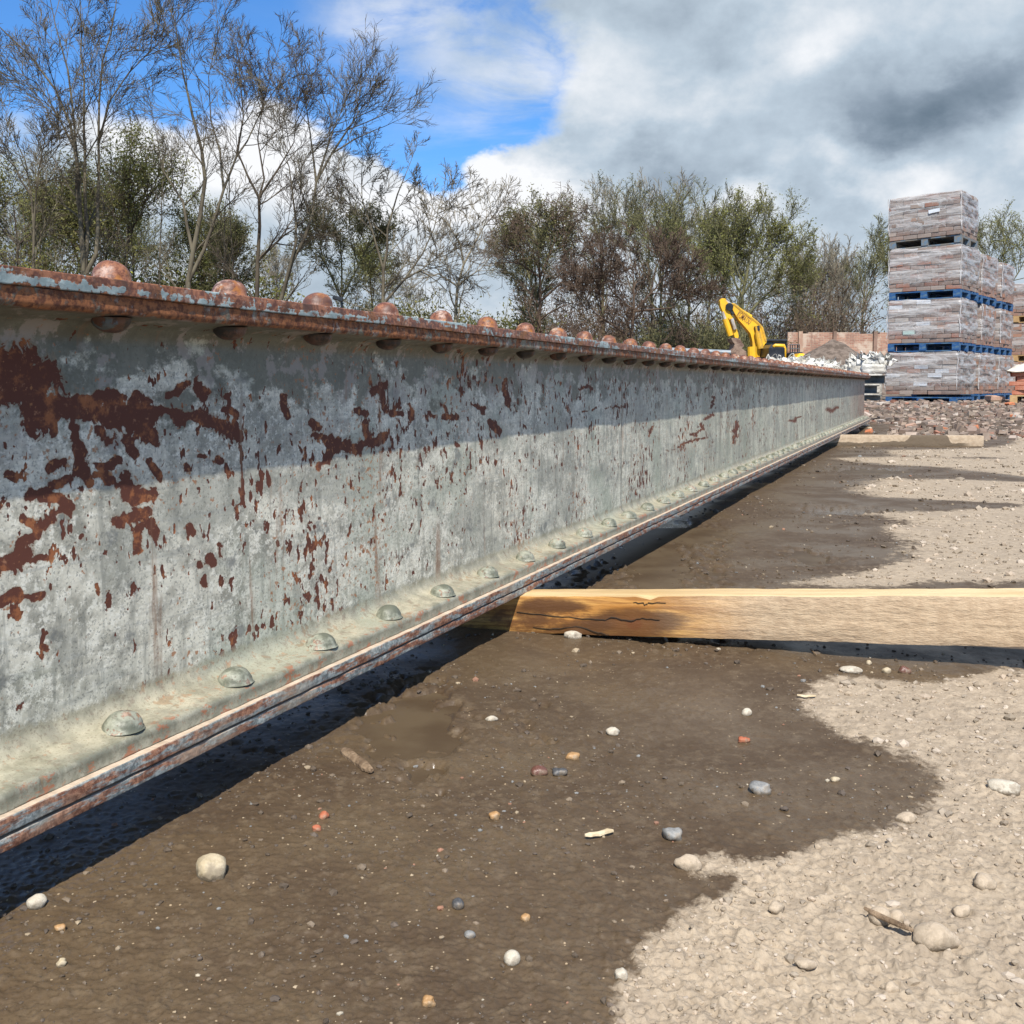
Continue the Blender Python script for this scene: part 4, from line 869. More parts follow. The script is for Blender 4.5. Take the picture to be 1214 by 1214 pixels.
m_cloth = simple('cream_sheet', (.46, .40, .32), (.60, .54, .45), 6, .8, bump=.02, bscale=9)
vs = []; n = 18
for a in range(n+1):
    for b2 in range(n+1):
        x, y = a/n*1.1-.05, b2/n*1.0-.05; edge_ = min(x+.05, 1.05-x, y+.05, .95-y)
        vs.append((x, y, .43+.07*math.exp(-((x-.5)/.35)**2)+.05*mn.noise((x*4, y*4, 2))-.10*max(0, .09-edge_)/.09))
fs = [(a*(n+1)+b2, (a+1)*(n+1)+b2, (a+1)*(n+1)+b2+1, a*(n+1)+b2+1) for a in range(n) for b2 in range(n)]
mb = MB().add(vs, fs); nb = len(vs); mb.v += [(x, y, z-.006) for x, y, z in vs]; mb.f += [tuple(i_+nb for i_ in f[::-1]) for f in fs]
o_ = mb.build('cloth_sheet', m_cloth, None, True); o_.matrix_world = Mr @ Matrix.Translation((0, 0, .137)); tag(o_, 'cream sheet thrown over the loose red bricks at the right edge', 'sheet')

# dark steel sections stored between the girder and the stacks, a white bag on them
m_dsteel = simple('dark_steel', (.035, .037, .036), (.10, .105, .10), 6, .5, bump=.003)
c = at(1020, 470, 16.4)
for k, (z, h, w, dx, rz) in enumerate([(.19, .13, .18, .05, 0), (.335, .14, .2, .0, .04), (.49, .14, .2, .10, -.05)]):
    e = empty('stored_beam', (c.x+dx-.34, 16.3, z-.03), rz, ['lowest dark steel beam stacked left of the pallets', 'middle dark steel beam stacked left of the pallets', 'upper dark steel beam under the white bag'][k], 'steel beam', 'dark steel beams stacked left of the pallets')
    MB().box((.0, 0, .012), (1.15, w, .014)).box((.0, 0, h-.012), (1.15, w, .014)).build('flange', m_dsteel, e)
    MB().box((.0, 0, h/2), (1.15, .012, h-.039)).build('web', m_dsteel, e)

# ------------------------------------------------------------------ bulk bags
m_bag, b, p = newmat('white_woven_bag'); o = b.obj()
b.put(p.inputs['Base Color'], b.mix(b.sm(b.noise(o, 3, 5, .6), .4, .7), (.58, .57, .53), (.40, .37, .31))); p.inputs['Roughness'].default_value = .65; p.inputs['Subsurface Weight'].default_value = 0.0
b.put(p.inputs['Normal'], b.bump(b.noise(o, 9, 6, .6, .6), .04, .8))
def bag(px, D, size, top, label, seed, loops=5, fl=1.0, base=None):
    rn = random.Random(seed); c = at(px, 470, D); g = gz(c.x, c.y) if base is None else base; e = empty('bulk_bag', (c.x, c.y, g), rn.uniform(-.5, .5), label, 'bulk bag', 'white bulk bags with lifting loops behind the girder')
    n = 28; nz = 9; vs = []
    h = top-g
    for q in range(nz+1):
        t = q/nz
        for k in range(n):
            a = 2*math.pi*k/n; ca, sa = math.cos(a), math.sin(a); sq = 1/max(abs(ca), abs(sa))**.75
            r = size/2*sq*(1+.07*math.sin(t*3.1))*(1+.10*mn.noise((ca*2, sa*2, t*3+seed)))
            z = h*t+(.12*h*mn.noise((ca*3+seed, sa*3, 5))*t*t)
            vs.append((r*ca, r*sa, z))
    fs = [(q*n+k, q*n+(k+1) % n, (q+1)*n+(k+1) % n, (q+1)*n+k) for q in range(nz) for k in range(n)]
    vs.append((0, 0, h*.86)); fs += [(nz*n+k, nz*n+(k+1) % n, len(vs)-1) for k in range(n)]
    me = bpy.data.meshes.new('bag_body'); me.from_pydata(vs, [], fs); me.update(); me.polygons.foreach_set('use_smooth', [True]*len(fs)); link('bag_body', me, e, m_bag)
    for k in range(loops):
        a = k/loops*6.28+rn.uniform(-.3, .3); r = size/2*rn.uniform(.75, 1.1); bx_, by_ = r*math.cos(a), r*math.sin(a); pts = []
        hh_ = rn.uniform(.06, .28)*fl; w = rn.uniform(.02, .09); lean = rn.uniform(-.22, .22); ly = rn.uniform(-.15, .15)
        for i_ in range(9):
            t = i_/8*math.pi; pts.append((bx_-w*math.cos(t)+lean*math.sin(t), by_+ly*math.sin(t), h*.94+hh_*math.sin(t)**.8+.05*mn.noise((i_*.9, k*3.3, seed))))
        MB().tube(pts, rn.uniform(.012, .026)*fl, 6, True, .35).build('lifting_loop', m_bag, e, True)
    # folded rags of the open spout
    for k in range(7):
        a = rn.uniform(0, 6.28); r = size*.42; mb = MB(); px_, py_ = r*math.cos(a), r*math.sin(a)
        vs = []
        for i_ in range(5):
            for j_2 in range(5): vs.append((px_+(i_-2)*.06+.05*mn.noise((i_, j_2, seed+k)), py_+.10*mn.noise((i_*.8, j_2*.8, seed+9+k)), h*.86+j_2*.055*rn.uniform(.5, 1.3)*fl))
        f4 = [(i_*5+j_2, (i_+1)*5+j_2, (i_+1)*5+j_2+1, i_*5+j_2+1) for i_ in range(4) for j_2 in range(4)]
        vs2 = vs+[(x, y+.008, z) for x, y, z in vs]; f4 = f4+[tuple(q+25 for q in f[::-1]) for f in f4]
        mb.add(vs2, f4); mb.build('torn_flap', m_bag, e, True)
def ztop(py, D): return at(607, py, D).z
BG = [(905, 24, .8, 432, 'small white bulk bag in front of the excavator cab, leftmost'), (932, 24.5, .8, 431, 'white bulk bag just right of the yellow handrail'), (948, 25, .8, 430, 'white bulk bag below the excavator engine end'), (967, 25, .85, 432, 'flat white bulk bag left of the soil heap'),
      (985, 24, .6, 440, 'low white bag with one standing loop before the soil heap'), (1003, 23, .7, 438, 'white bag with a tall tangled loop in the middle of the soil heap'), (1024, 21.5, .62, 430, 'cream white bulk bag leaning at the right of the soil heap')]
for k, (px, D, s, ty, lb) in enumerate(BG): bag(px, D, s, ztop(ty, D), lb, 70+k, 6, 1.0)
e_b = None
c = at(1037, 440, 17.4); 
bag(1035, 16.1, .36, ztop(432, 16.1), 'white bag with many upright loops beside the tallest stack', 91, 9, .8, .62)

# ------------------------------------------------------------------ soil heap, wall
m_soil = simple('heap_soil', (.085, .062, .045), (.17, .13, .10), 5, .95, bump=.05, bscale=9)
c = at(990, 470, 30); n = 60; vs = []
for i_ in range(n+1):
    for k in range(n+1):
        x, y = (i_/n-.5)*7.0, (k/n-.5)*6; rr_ = math.hypot(x/2.9, y/2.6)
        z = max(0, 1-rr_)**1.05*1.62+.10*mn.fractal((x*1.3, y*1.3, 3), 1, 2, 5)*max(0, min(1, 2*(1.05-rr_)))+(-.3 if rr_ > 1.1 else 0)
        vs.append((c.x+x-.1, 30+y, .16+z))
fs = [(i_*(n+1)+k, (i_+1)*(n+1)+k, (i_+1)*(n+1)+k+1, i_*(n+1)+k+1) for i_ in range(n) for k in range(n)]
tag(MB().add(vs, fs).build('soil_heap', m_soil, None, True), 'dark conical heap of soil in front of the brick wall', 'soil heap')
m_wall, b, p = newmat('old_brick_wall'); o = b.obj()
br = b.n('ShaderNodeTexBrick'); b.L.new(b.mp(o, (1, 1, 1), rot=(math.pi/2, 0, 0)), br.inputs['Vector']); br.inputs['Scale'].default_value = 1.0; br.inputs['Brick Width'].default_value = .225; br.inputs['Row Height'].default_value = .075; br.inputs['Mortar Size'].default_value = .008
br.inputs['Color1'].default_value = (.27, .125, .085, 1); br.inputs['Color2'].default_value = (.40, .22, .15, 1); br.inputs['Mortar'].default_value = (.36, .29, .22, 1)
nn = b.noise(o, .9, 6, .7); c1 = b.mix(b.sm(nn, .48, .58, 0, .8), br.outputs[0], (.50, .40, .31)); c1 = b.mix(b.sm(b.noise(b.mp(o, (1.6, 1, .35)), 1.0, 5, .65), .52, .62, 0, .7), c1, (.19, .12, .09))
xs = b.n('ShaderNodeSeparateXYZ'); b.L.new(o, xs.inputs[0]); c1 = b.mix(b.sm(b.m('ADD', xs.outputs[2], b.m('MULTIPLY', nn, 1.2)), 2.0, 1.3, 0, .6), c1, (.50, .42, .33))
b.put(p.inputs['Base Color'], c1); p.inputs['Roughness'].default_value = .9; b.put(p.inputs['Normal'], b.bump(br.outputs['Fac'], -.012, .6))
WY = 45.0; xL = at(934, 392, WY).x; xR = at(1420, 392, WY).x; zt = at(1000, 394, WY).z
wroot = empty('brick_wall', (xL, WY, .1), 0, 'weathered red brick wall with piers closing the yard', 'wall')
mb = MB(); nseg = 40
for k in range(nseg):
    x0 = (xR-xL)*k/nseg; x1 = (xR-xL)*(k+1)/nseg; hh_ = zt-.1+random.choice([0, .0, .03, .06, -.06]) + (-.05 if k < 2 else 0)
    mb.box(((x0+x1)/2, .15, hh_/2), (x1-x0, .3, hh_))
mb.build('wall_panel', m_wall, wroot)
m_pier = simple('pier_brick', (.17, .11, .08), (.24, .15, .11), 2.5, .9, bump=.01, bscale=12); m_ppier = simple('pale_pier_brick', (.42, .31, .22), (.33, .20, .14), 2.5, .9)
for px, w, mt in ((948.5, .20, m_ppier), (989, .16, m_pier), (1037, .17, m_pier), (1085, .2, m_pier), (1140, .2, m_pier)):
    x = at(px, 392, WY).x-xL; MB().box((x, -.06, (zt-.06)/2), (w*.9, .16, zt-.06)).build('pier', mt, wroot)
MB().box(((xR-xL)/2, .15, zt-.03), (.01, .01, .01))

# ------------------------------------------------------------------ excavator
EY = 34.0
m_yel = simple('excavator_yellow', (.76, .42, .014), (.52, .28, .03), 3.2, .42, lo=.45, hi=.75); m_yeld = simple('excavator_yellow_dirty', (.66, .36, .02), (.40, .24, .04), 4, .5)
m_blk = simple('black_panel', (.012, .013, .015), (.03, .032, .036), 3, .35); m_glass = simple('cab_glass', (.02, .025, .03), rough=.08); m_chr = simple('worn_rod', (.42, .40, .37), (.3, .24, .18), 6, .35)
m_brn = simple('earth_caked_steel', (.12, .07, .05), (.26, .18, .13), 5, .8, bump=.02)
zx = lambda x, y, Y=EY: at(840+x/10.11, 345+y/10.11, Y)
cb = zx(800, 800); EG = .16
er = empty('excavator', (0, 0, 0), 0, 'yellow tracked excavator with raised boom and black cab behind the girder', 'excavator')
c0 = zx(760, 700)
er.location = (c0.x, EY, EG); inv = Matrix.Translation((-c0.x, -EY, -EG))
def Z(x, y, Y=EY): return inv @ zx(x, y, Y)
def resamp(P, n=3):
    out = []
    for i_ in range(len(P)):
        a = P[i_-1]; b_ = P[i_]; c_ = P[(i_+1) % len(P)]; d_ = P[(i_+2) % len(P)]
        for k in range(n):
            t = k/n; out.append(tuple(.5*((2*b_[q])+(-a[q]+c_[q])*t+(2*a[q]-5*b_[q]+4*c_[q]-d_[q])*t*t+(-a[q]+3*b_[q]-3*c_[q]+d_[q])*t**3) for q in (0, 1)))
    return out
boomL = [(262, 200), (275, 165), (305, 168), (400, 243), (500, 318), (590, 392), (640, 450), (660, 520), (683, 610), (650, 655), (612, 700), (600, 790), (545, 790), (515, 700), (512, 600), (488, 510), (430, 440), (350, 350), (298, 268)]
MB().prism([Z(*q) for q in boomL], (0, .34, 0)).build('boom', m_yel, er)
rim = [(275, 165), (305, 168), (400, 243), (500, 318), (590, 392), (640, 450), (660, 520), (683, 610)]
MB().tube([Z(x, y-6, EY-.15) for x, y in rim], .045, 6).build('boom_edge', m_yeld, er)
stickL = [(128, 120), (152, 90), (192, 93), (208, 125), (252, 180), (238, 225), (262, 290), (300, 350), (322, 440), (352, 540), (340, 585), (308, 565), (272, 440), (236, 330), (196, 335), (168, 262), (132, 180)]
MB().prism([Z(*q) for q in stickL], (0, .26, 0)).build('arm', m_yel, er)
cy1 = MB().tube([Z(198, 335, EY-.2), Z(266, 535, EY-.2)], .10, 10).build('bucket_cylinder', m_yel, er)
MB().tube([Z(166, 250, EY-.2), Z(200, 340, EY-.2)], .05, 8).build('cylinder_rod', m_chr, cy1)
cy2 = MB().tube([Z(330, 215, EY), Z(505, 318, EY)], .095, 10).build('arm_cylinder', m_yel, er)
MB().tube([Z(205, 115, EY), Z(335, 218, EY)], .05, 8).build('cylinder_rod', m_chr, cy2)
cy3 = MB().tube([Z(570, 425, EY-.26), Z(585, 500, EY-.26)], [.05, .05], 8).tube([Z(585, 495, EY-.26), Z(625, 690, EY-.26)], .10, 10).build('boom_cylinder', m_yeld, er)
MB().tube([Z(577, 420, EY-.22), Z(588, 480, EY-.22)], .09, 8).build('pivot_pin', m_blk, er)
MB().tube([Z(250, 190, EY-.22), Z(250, 190, EY+.22)], .13, 10).build('pivot_pin', m_blk, er)
MB().prism([Z(*q) for q in [(240, 215), (300, 270), (275, 290), (236, 240)]], (0, .38, 0)).build('boom_fork', m_blk, er)
MB().tube([Z(278, 330, EY-.16), Z(318, 460, EY-.16)], .06, 8).build('linkage_rod', m_chr, er)
buck = [(245, 570), (300, 565), (350, 580), (372, 620), (400, 660), (370, 690), (425, 730), (425, 850), (270, 850), (235, 720), (270, 690), (288, 640), (262, 610)]
bk_ = MB().prism([Z(*q) for q in buck], (0, .7, 0)).build('bucket', m_brn, er)
for k in range(4): MB().box(Z(262, 850)+Vector((0, -.3+k*.2, .02)), (.14, .07, .12)).build('bucket_tooth', m_brn, bk_)
# house, cab, counterweight, tracks
def bxp(name, x0, y0, x1, y1, d0, d1, mat, par=None, bev=.04):
    a = Z(x0, y0); b_ = Z(x1, y1); mb = MB().box(((a.x+b_.x)/2, (d0+d1)/2, (a.z+b_.z)/2), (abs(b_.x-a.x), d1-d0, abs(a.z-b_.z)), bev=bev); return mb.build(name, mat, par or er)
cab = bxp('cab', 700, 640, 945, 900, .1, 1.2, m_blk); bxp('cab_roof', 690, 575, 948, 612, .05, 1.25, m_blk, cab, .03)
for x in (705, 790, 868, 938): bxp('cab_pillar', x-5, 612, x+5, 640, .08, .14, m_blk, cab, .005)
bxp('cab_window', 712, 613, 935, 639, .12, 1.15, m_glass, cab, .005)
bxp('engine_cover', 612, 655, 800, 860, -1.25, .05, m_blk, None, .12); bxp('machine_deck', 560, 840, 1080, 960, -1.3, 1.3, m_yeld); bxp('counterweight', 930, 760, 1060, 900, -1.25, 1.25, m_yel, None, .12)
bxp('exhaust_cover', 930, 738, 1080, 790, -.6, 1.0, m_blk, None, .05)
MB().tube([Z(775, 672, EY-1.2), Z(800, 652, EY-1.2), Z(905, 655, EY-1.2), Z(912, 690, EY-1.2), Z(912, 850, EY-1.2)], .055, 7).build('handrail', m_yel, er, True)
MB().tube([Z(523, 668, EY-.9), Z(527, 870, EY-.9)], .15, 10).build('slew_post', m_yel, er)
g_ = MB()
for x in (980, 1008, 1036, 1064, 1088): g_.tube([Z(x, 640, EY+1), Z(x, 760, EY+1)], .018, 5)
for y in (642, 690): g_.tube([Z(978, y, EY+1), Z(1090, y, EY+1)], .018, 5)
g_.build('guard_rail', m_blk, er)
for sy in (-1.0, 1.0):
    P = []; 
    for k in range(24):
        t = 2*math.pi*k/24; P.append(Vector((.1+(1.15 if math.cos(t) > 0 else -1.15)+.30*math.cos(t), sy, .31+.30*math.sin(t))))
    tr_ = MB().prism(P, (0, .45, 0)).build('track', m_blk, er)
cu = bpy.data.curves.new('lettering', 'FONT'); cu.body = 'KOMATSU'; cu.size = .50; cu.extrude = .004; cu.offset = .004; cu.align_x = 'CENTER'; cu.align_y = 'CENTER'
to = bpy.data.objects.new('lt', cu); COL.objects.link(to); bpy.context.view_layer.update(); dg = bpy.context.evaluated_depsgraph_get()
tme = bpy.data.meshes.new_from_object(to.evaluated_get(dg)); bpy.data.objects.remove(to)
xs_ = [v.co.x for v in tme.vertices]; wd = max(xs_)-min(xs_); pa, pb = Z(335, 278, EY), Z(490, 378, EY); Lt = (pb-pa).length; ang = math.atan2(pb.z-pa.z, pb.x-pa.x)
for v in tme.vertices: v.co = Vector((v.co.x*Lt/wd, v.co.y*.62, v.co.z))
tme.materials.append(simple('decal_brown', (.22, .10, .03), rough=.5))
lo_ = link('lettering', tme, er); lo_.location = (pa+pb)/2+Vector((0, -.178, 0)); lo_.rotation_euler = (math.pi/2, -ang, 0)
lo_.rotation_euler = (Matrix.Rotation(-ang, 3, 'Y') @ Matrix.Rotation(math.pi/2, 3, 'X')).to_euler()
# small things peeping over the girder
c = at(405, 352, 24); e = empty('work_light', (c.x, 24, .1), 0, 'small black work light on a post behind the girder', 'work light')
MB().tube([(0, 0, 0), (0, 0, c.z-.1)], .03, 6).build('post', m_blk, e); MB().box((-.08, -.03, c.z-.14), (.24, .12, .10), Matrix.Rotation(.3, 3, 'Y'), bev=.02).build('lamp_head', m_blk, e)
a_ = at(846, 416, 26); b_ = at(866, 418, 26)
tag(MB().tube([(a_.x-1.2, 26, a_.z+.03), (b_.x, 26, b_.z)], .06, 8).build('steel_tube', simple('blue_grey_steel', (.16, .19, .21), (.25, .28, .30), 5, .5)), 'blue grey steel tube lying left of the excavator bucket', 'steel tube')

# ------------------------------------------------------------------ trees
def barkmat(name, c1, c2):
    m, b, p = newmat(name); o = b.obj()
    b.put(p.inputs['Base Color'], b.mix(b.sm(b.noise(b.mp(o, (3, 3, .8)), 1.3, 5, .65), .4, .62), c1, c2)); p.inputs['Roughness'].default_value = .9
    p.inputs['Specular IOR Level'].default_value = .2; return m
MBK = {'grey': barkmat('grey_bark', (.080, .066, .047), (.145, .125, .085)), 'brown': barkmat('brown_bark', (.075, .050, .036), (.12, .085, .06)), 'dark': barkmat('dark_bark', (.055, .042, .032), (.09, .072, .05)),
       'olive': barkmat('mossy_bark', (.09, .085, .045), (.15, .14, .07)), 'pale': barkmat('pale_bark', (.17, .145, .105), (.25, .22, .16))}
def leafmat(name, c1, c2):
    m, b, p = newmat(name); o = b.obj(); b.put(p.inputs['Base Color'], b.mix(b.sm(b.noise(o, .9, 3), .4, .6), c1, c2)); p.inputs['Roughness'].default_value = .6; p.inputs['Specular IOR Level'].default_value = .25
    tr = b.n('ShaderNodeBsdfTranslucent'); b.put(tr.inputs[0], b.mix(b.sm(b.noise(o, .9, 3), .4, .6), c1, c2)); mx = b.n('ShaderNodeMixShader'); mx.inputs[0].default_value = .4
    b.L.new(p.outputs[0], mx.inputs[1]); b.L.new(tr.outputs[0], mx.inputs[2]); b.L.new(mx.outputs[0], b.N['Material Output'].inputs[0]); return m
MLF = {'spring': leafmat('spring_leaf', (.19, .19, .055), (.28, .28, .09)), 'ivy': leafmat('ivy_leaf', (.14, .15, .045), (.23, .22, .075)), 'olive': leafmat('olive_leaf', (.15, .15, .055), (.24, .22, .085)), 'yellow': leafmat('yellow_leaf', (.30, .30, .03), (.38, .36, .05)), 'rust': leafmat('catkin', (.12, .09, .055), (.18, .14, .085))}
def tubes_mesh(name, segs, ns):
    A = np.array([s[0] for s in segs]); B = np.array([s[1] for s in segs]); ra = np.array([s[2] for s in segs]); rb = np.array([s[3] for s in segs])
    D = B-A; L = np.linalg.norm(D, axis=1, keepdims=True)+1e-9; D = D/L; ref = np.where(np.abs(D[:, 2:3]) > .9, np.array([[1., 0, 0]]), np.array([[0, 0, 1.]]))
    U = np.cross(D, ref); U /= np.linalg.norm(U, axis=1, keepdims=True)+1e-9; W = np.cross(D, U)
    t = np.arange(ns)*2*math.pi/ns; ring = U[:, None]*np.cos(t)[None, :, None]+W[:, None]*np.sin(t)[None, :, None]
    B2 = B+D*L*.02
    V = np.concatenate([A[:, None]+ring*ra[:, None, None], B2[:, None]+ring*rb[:, None, None]], 1).reshape(-1, 3)
    k = np.arange(ns); k2 = (k+1) % ns; f = np.stack([k, k2, ns+k2, ns+k], -1); FQ = (f[None]+(np.arange(len(segs))*2*ns)[:, None, None]).reshape(-1, 4)
    return npmesh(name, V, FQ, ns > 4)
def leaves_mesh(name, pts, size, per, spread, rn):
    P = np.repeat(np.array(pts), per, 0); n = len(P); P = P+rn.normal(0, spread, (n, 3)); a = rn.normal(0, 1, (n, 3)); a /= np.linalg.norm(a, axis=1, keepdims=True); b_ = rn.normal(0, 1, (n, 3)); b_ = np.cross(a, b_); b_ /= np.linalg.norm(b_, axis=1, keepdims=True)
    s = size*rn.uniform(.5, 1.3, (n, 1)); V = np.stack([P-a*s, P+b_*s*.5, P+a*s, P-b_*s*.5], 1).reshape(-1, 3)
    return npmesh(name, V, np.arange(n*4).reshape(-1, 4), False)
def rvec(rn): 
    while True:
        v = Vector((rn.uniform(-1, 1), rn.uniform(-1, 1), rn.uniform(-1, 1)))
        if .05 < v.length < 1: return v.normalized()
def grow(p, d, L, r, lev, maxlev, cfg, segs, tips, rn):
    ns = (6, 5, 4, 3, 1)[min(lev, 4)]; step = L/ns; kids = cfg['kids'][lev] if lev < len(cfg['kids']) else 0
    pts = [p]; dirs = [d]
    for i_ in range(ns):
        d = (d+rvec(rn)*cfg['wig']*(1+.3*lev)+Vector((0, 0, cfg['up']))).normalized(); q = p+d*step
        segs[lev].append((tuple(p), tuple(q), max(cfg['rmin'], r*(1-.8*i_/ns)), max(cfg['rmin']*(.45 if lev >= maxlev else 1), r*(1-.8*(i_+1)/ns)))); p = q; pts.append(p); dirs.append(d)
    if lev >= maxlev: tips.append(tuple(p)); tips.append(tuple(pts[len(pts)//2])); return
    for k in range(kids):
        t = cfg['t0']+(1-cfg['t0'])*(k+rn.random())/kids; fi = t*ns; i_ = min(int(fi), ns-1); q = pts[i_].lerp(pts[i_+1], fi-i_); dd = dirs[i_+1]
        side = rvec(rn); side = (side-dd*side.dot(dd)).normalized(); a = R(rn.uniform(*cfg['ang']))
        nd = (dd*math.cos(a)+side*math.sin(a)).normalized(); grow(q, nd, L*rn.uniform(*cfg['len'])*(1.08-.45*t), max(cfg['rmin'], r*(1-.8*t)*.6), lev+1, maxlev, cfg, segs, tips, rn)
CFG0 = dict(kids=[8, 6, 5, 4, 0], wig=.11, up=.06, rmin=.009, t0=.18, ang=(18, 50), len=(.42, .68))
def tree(stems, D, label, seed, bark='grey', cfg=None, leaf=None, lsize=.06, lper=1, lspread=.12, rb=.13, depth=.10, limb=1.0, nlimb=9, lfrac=1.0, name='bare_tree', group=None, maxlev=4, start=.3, gbase=.1, cat='tree'):
    """stems: polylines (as seen from the yard) standing at distance D"""
    rn = random.Random(seed); nr = np.random.default_rng(seed); C = dict(CFG0); C.update(cfg or {}); segs = {i_: [] for i_ in range(6)}; trunk = []; tips = []
    b0 = at(stems[0][0][0], stems[0][0][1], D)
    for si, st in enumerate(stems):
        yy = D; pts = []
        drift = rn.uniform(-1, 1)*depth
        for i_, (px, py) in enumerate(st):
            q = at(px, py, D); yo = drift*i_*1.2; q = Vector((q.x, D+yo, q.z)); pts.append(q)
        if si == 0: pts.insert(0, Vector((pts[0].x, D, gbase-.1)))
        # resample with wobble
        P = []
        for a, c in zip(pts[:-1], pts[1:]):
            m = max(1, int((c-a).length/.8))
            for k in range(m): P.append(a.lerp(c, k/m)+rvec(rn)*.05*(1 if P else 0))
        P.append(pts[-1]); rs0 = rb*.7
        if si > 0 and trunk:
            h_ = min(trunk, key=lambda q_: (Vector(q_[0])-P[0]).length); P[0] = Vector(h_[0]); rs0 = h_[2]*.85
        n = len(P); L_ = sum((P[i_+1]-P[i_]).length for i_ in range(n-1)); r0 = rb if si == 0 else min(rb*.8, max(rs0, .05))
        rad = [max(.015, r0*(1-.88*(i_/(n-1))**.8)) for i_ in range(n)]
        for i_ in range(n-1): trunk.append((tuple(P[i_]), tuple(P[i_+1]), rad[i_], rad[i_+1]))
        for k in range(nlimb):
            t = start+(1-start)*(k+rn.random())/nlimb; fi = t*(n-1); i_ = min(int(fi), n-2); q = P[i_].lerp(P[i_+1], fi-i_); dd = (P[i_+1]-P[i_]).normalized()
            side = rvec(rn); side = (side-dd*side.dot(dd)).normalized(); a = R(rn.uniform(25, 62)); nd = (dd*math.cos(a)+side*math.sin(a)).normalized()
            grow(q, nd, limb*rn.uniform(1.5, 3.1)*(1.15-.5*t), max(.02, rad[i_]*.55), 1, 1+maxlev-1, C, segs, tips, rn)
        grow(P[-1], (P[-1]-P[-2]).normalized(), limb*1.8, rad[-1], 1, maxlev, C, segs, tips, rn)
    e = empty(name, (b0.x, D, gbase), 0, label, cat, group); off = np.array([b0.x, D, gbase])
    sh = lambda S_: [((s[0][0]-off[0], s[0][1]-off[1], s[0][2]-off[2]), (s[1][0]-off[0], s[1][1]-off[1], s[1][2]-off[2]), s[2], s[3]) for s in S_]
    link('trunk', tubes_mesh('trunk', sh(trunk), 8), e, MBK[bark])
    crown = [s for l_ in segs for s in segs[l_]]
    link('crown', tubes_mesh('crown', sh(crown), 3), e, MBK[bark])
    if leaf and lfrac < 1: tips = [t for t in tips if rn.random() < lfrac]
    if leaf and tips: link('leaves', leaves_mesh('leaves', np.array(tips)-off, lsize, lper, lspread, nr), e, MLF[leaf])
    return e
def copytree(e, dx, dy, label, sc=1.0, rz=0.0):
    c = e.copy(); COL.objects.link(c); c.location = (e.location.x+dx, e.location.y+dy, e.location.z); c.scale = (sc, sc, sc); c.rotation_euler = (0, 0, rz); c['label'] = label
    for ch in [o_ for o_ in e.children]: q = ch.copy(); COL.objects.link(q); q.parent = c
    return c
DT = 40
T = {}
T[1] = tree([[(100, 330), (97, 280), (93, 200), (88, 150), (70, 110), (40, 70), (10, 40)], [(97, 250), (90, 180), (84, 130), (78, 80), (62, 30), (50, -30)], [(104, 330), (101, 250), (98, 180), (96, 120), (92, 60), (88, -20)],
             [(114, 330), (115, 240), (117, 170), (118, 120), (122, 70), (135, 10), (140, -30)], [(117, 150), (128, 120), (150, 85), (175, 60), (195, 40)], [(93, 170), (70, 140), (40, 95), (0, 75)]], DT,
            'tallest bare tree with several upright stems, far left', 1, 'grey', dict(kids=[0, 7, 5, 4], len=(.52, .78), rmin=.0085, up=.055, ang=(20, 50), wig=.09), nlimb=7, rb=.19)
T[2] = tree([[(38, 320), (37, 270), (32, 230), (25, 190), (10, 160)], [(37, 260), (45, 200), (52, 165)], [(34, 240), (15, 190), (-5, 170)]], 38, 'slim bare tree at the left edge before the tallest tree', 2, 'grey', dict(kids=[0, 6, 5, 4], len=(.52, .78), wig=.09), nlimb=7, rb=.12, limb=.9)
T[3] = tree([[(222, 335), (228, 300), (240, 255), (246, 215), (240, 180), (232, 140), (222, 90), (214, 45)], [(228, 302), (222, 270), (216, 240), (203, 220), (190, 200), (185, 160)], [(235, 325), (250, 270), (265, 225), (280, 185), (293, 165), (310, 125), (330, 95)],
             [(265, 225), (262, 180), (250, 140), (248, 90), (254, 55)], [(280, 185), (290, 140), (285, 90)]], DT, 'bare tree with crossing forked trunks left of centre', 3, 'grey', dict(kids=[0, 6, 5, 4], len=(.5, .74), rmin=.0075), nlimb=6, rb=.18)
T[4] = tree([[(305, 352), (306, 310), (309, 270), (309, 235), (295, 210), (285, 180), (290, 150)], [(309, 235), (312, 210), (305, 165), (310, 120), (318, 85)], [(308, 295), (335, 280), (360, 262)], [(309, 232), (330, 200), (350, 170), (355, 120)]], DT, 'bare tree with one straight dark trunk and a low right branch', 4, 'dark', dict(kids=[0, 6, 5, 4], len=(.5, .74), rmin=.0075), nlimb=6, rb=.15)
T[5] = tree([[(332, 355), (345, 310), (360, 280), (370, 250), (373, 215), (392, 180), (420, 165), (445, 152)], [(373, 225), (370, 180), (365, 140), (362, 110)], [(340, 335), (352, 290), (350, 235), (345, 200), (335, 170)], [(380, 200), (395, 155), (410, 115)], [(392, 182), (420, 145), (432, 125)]], DT,
            'bare tree leaning right with a wide fan of twigs against blue sky', 5, 'grey', dict(kids=[0, 6, 5, 4], len=(.5, .74), rmin=.0075), nlimb=6, rb=.14)
T[6] = tree([[(455, 362), (455, 320), (460, 270), (470, 230), (480, 205)], [(466, 360), (480, 330), (500, 300), (515, 270), (520, 240)], [(455, 310), (440, 270), (430, 235), (428, 205)], [(470, 345), (500, 320), (525, 300)]], 42, 'rounded bare tree with curling twigs left of the gap in the trees', 6, 'grey', dict(kids=[0, 6, 5, 4], wig=.16), nlimb=8, rb=.14, limb=.9)
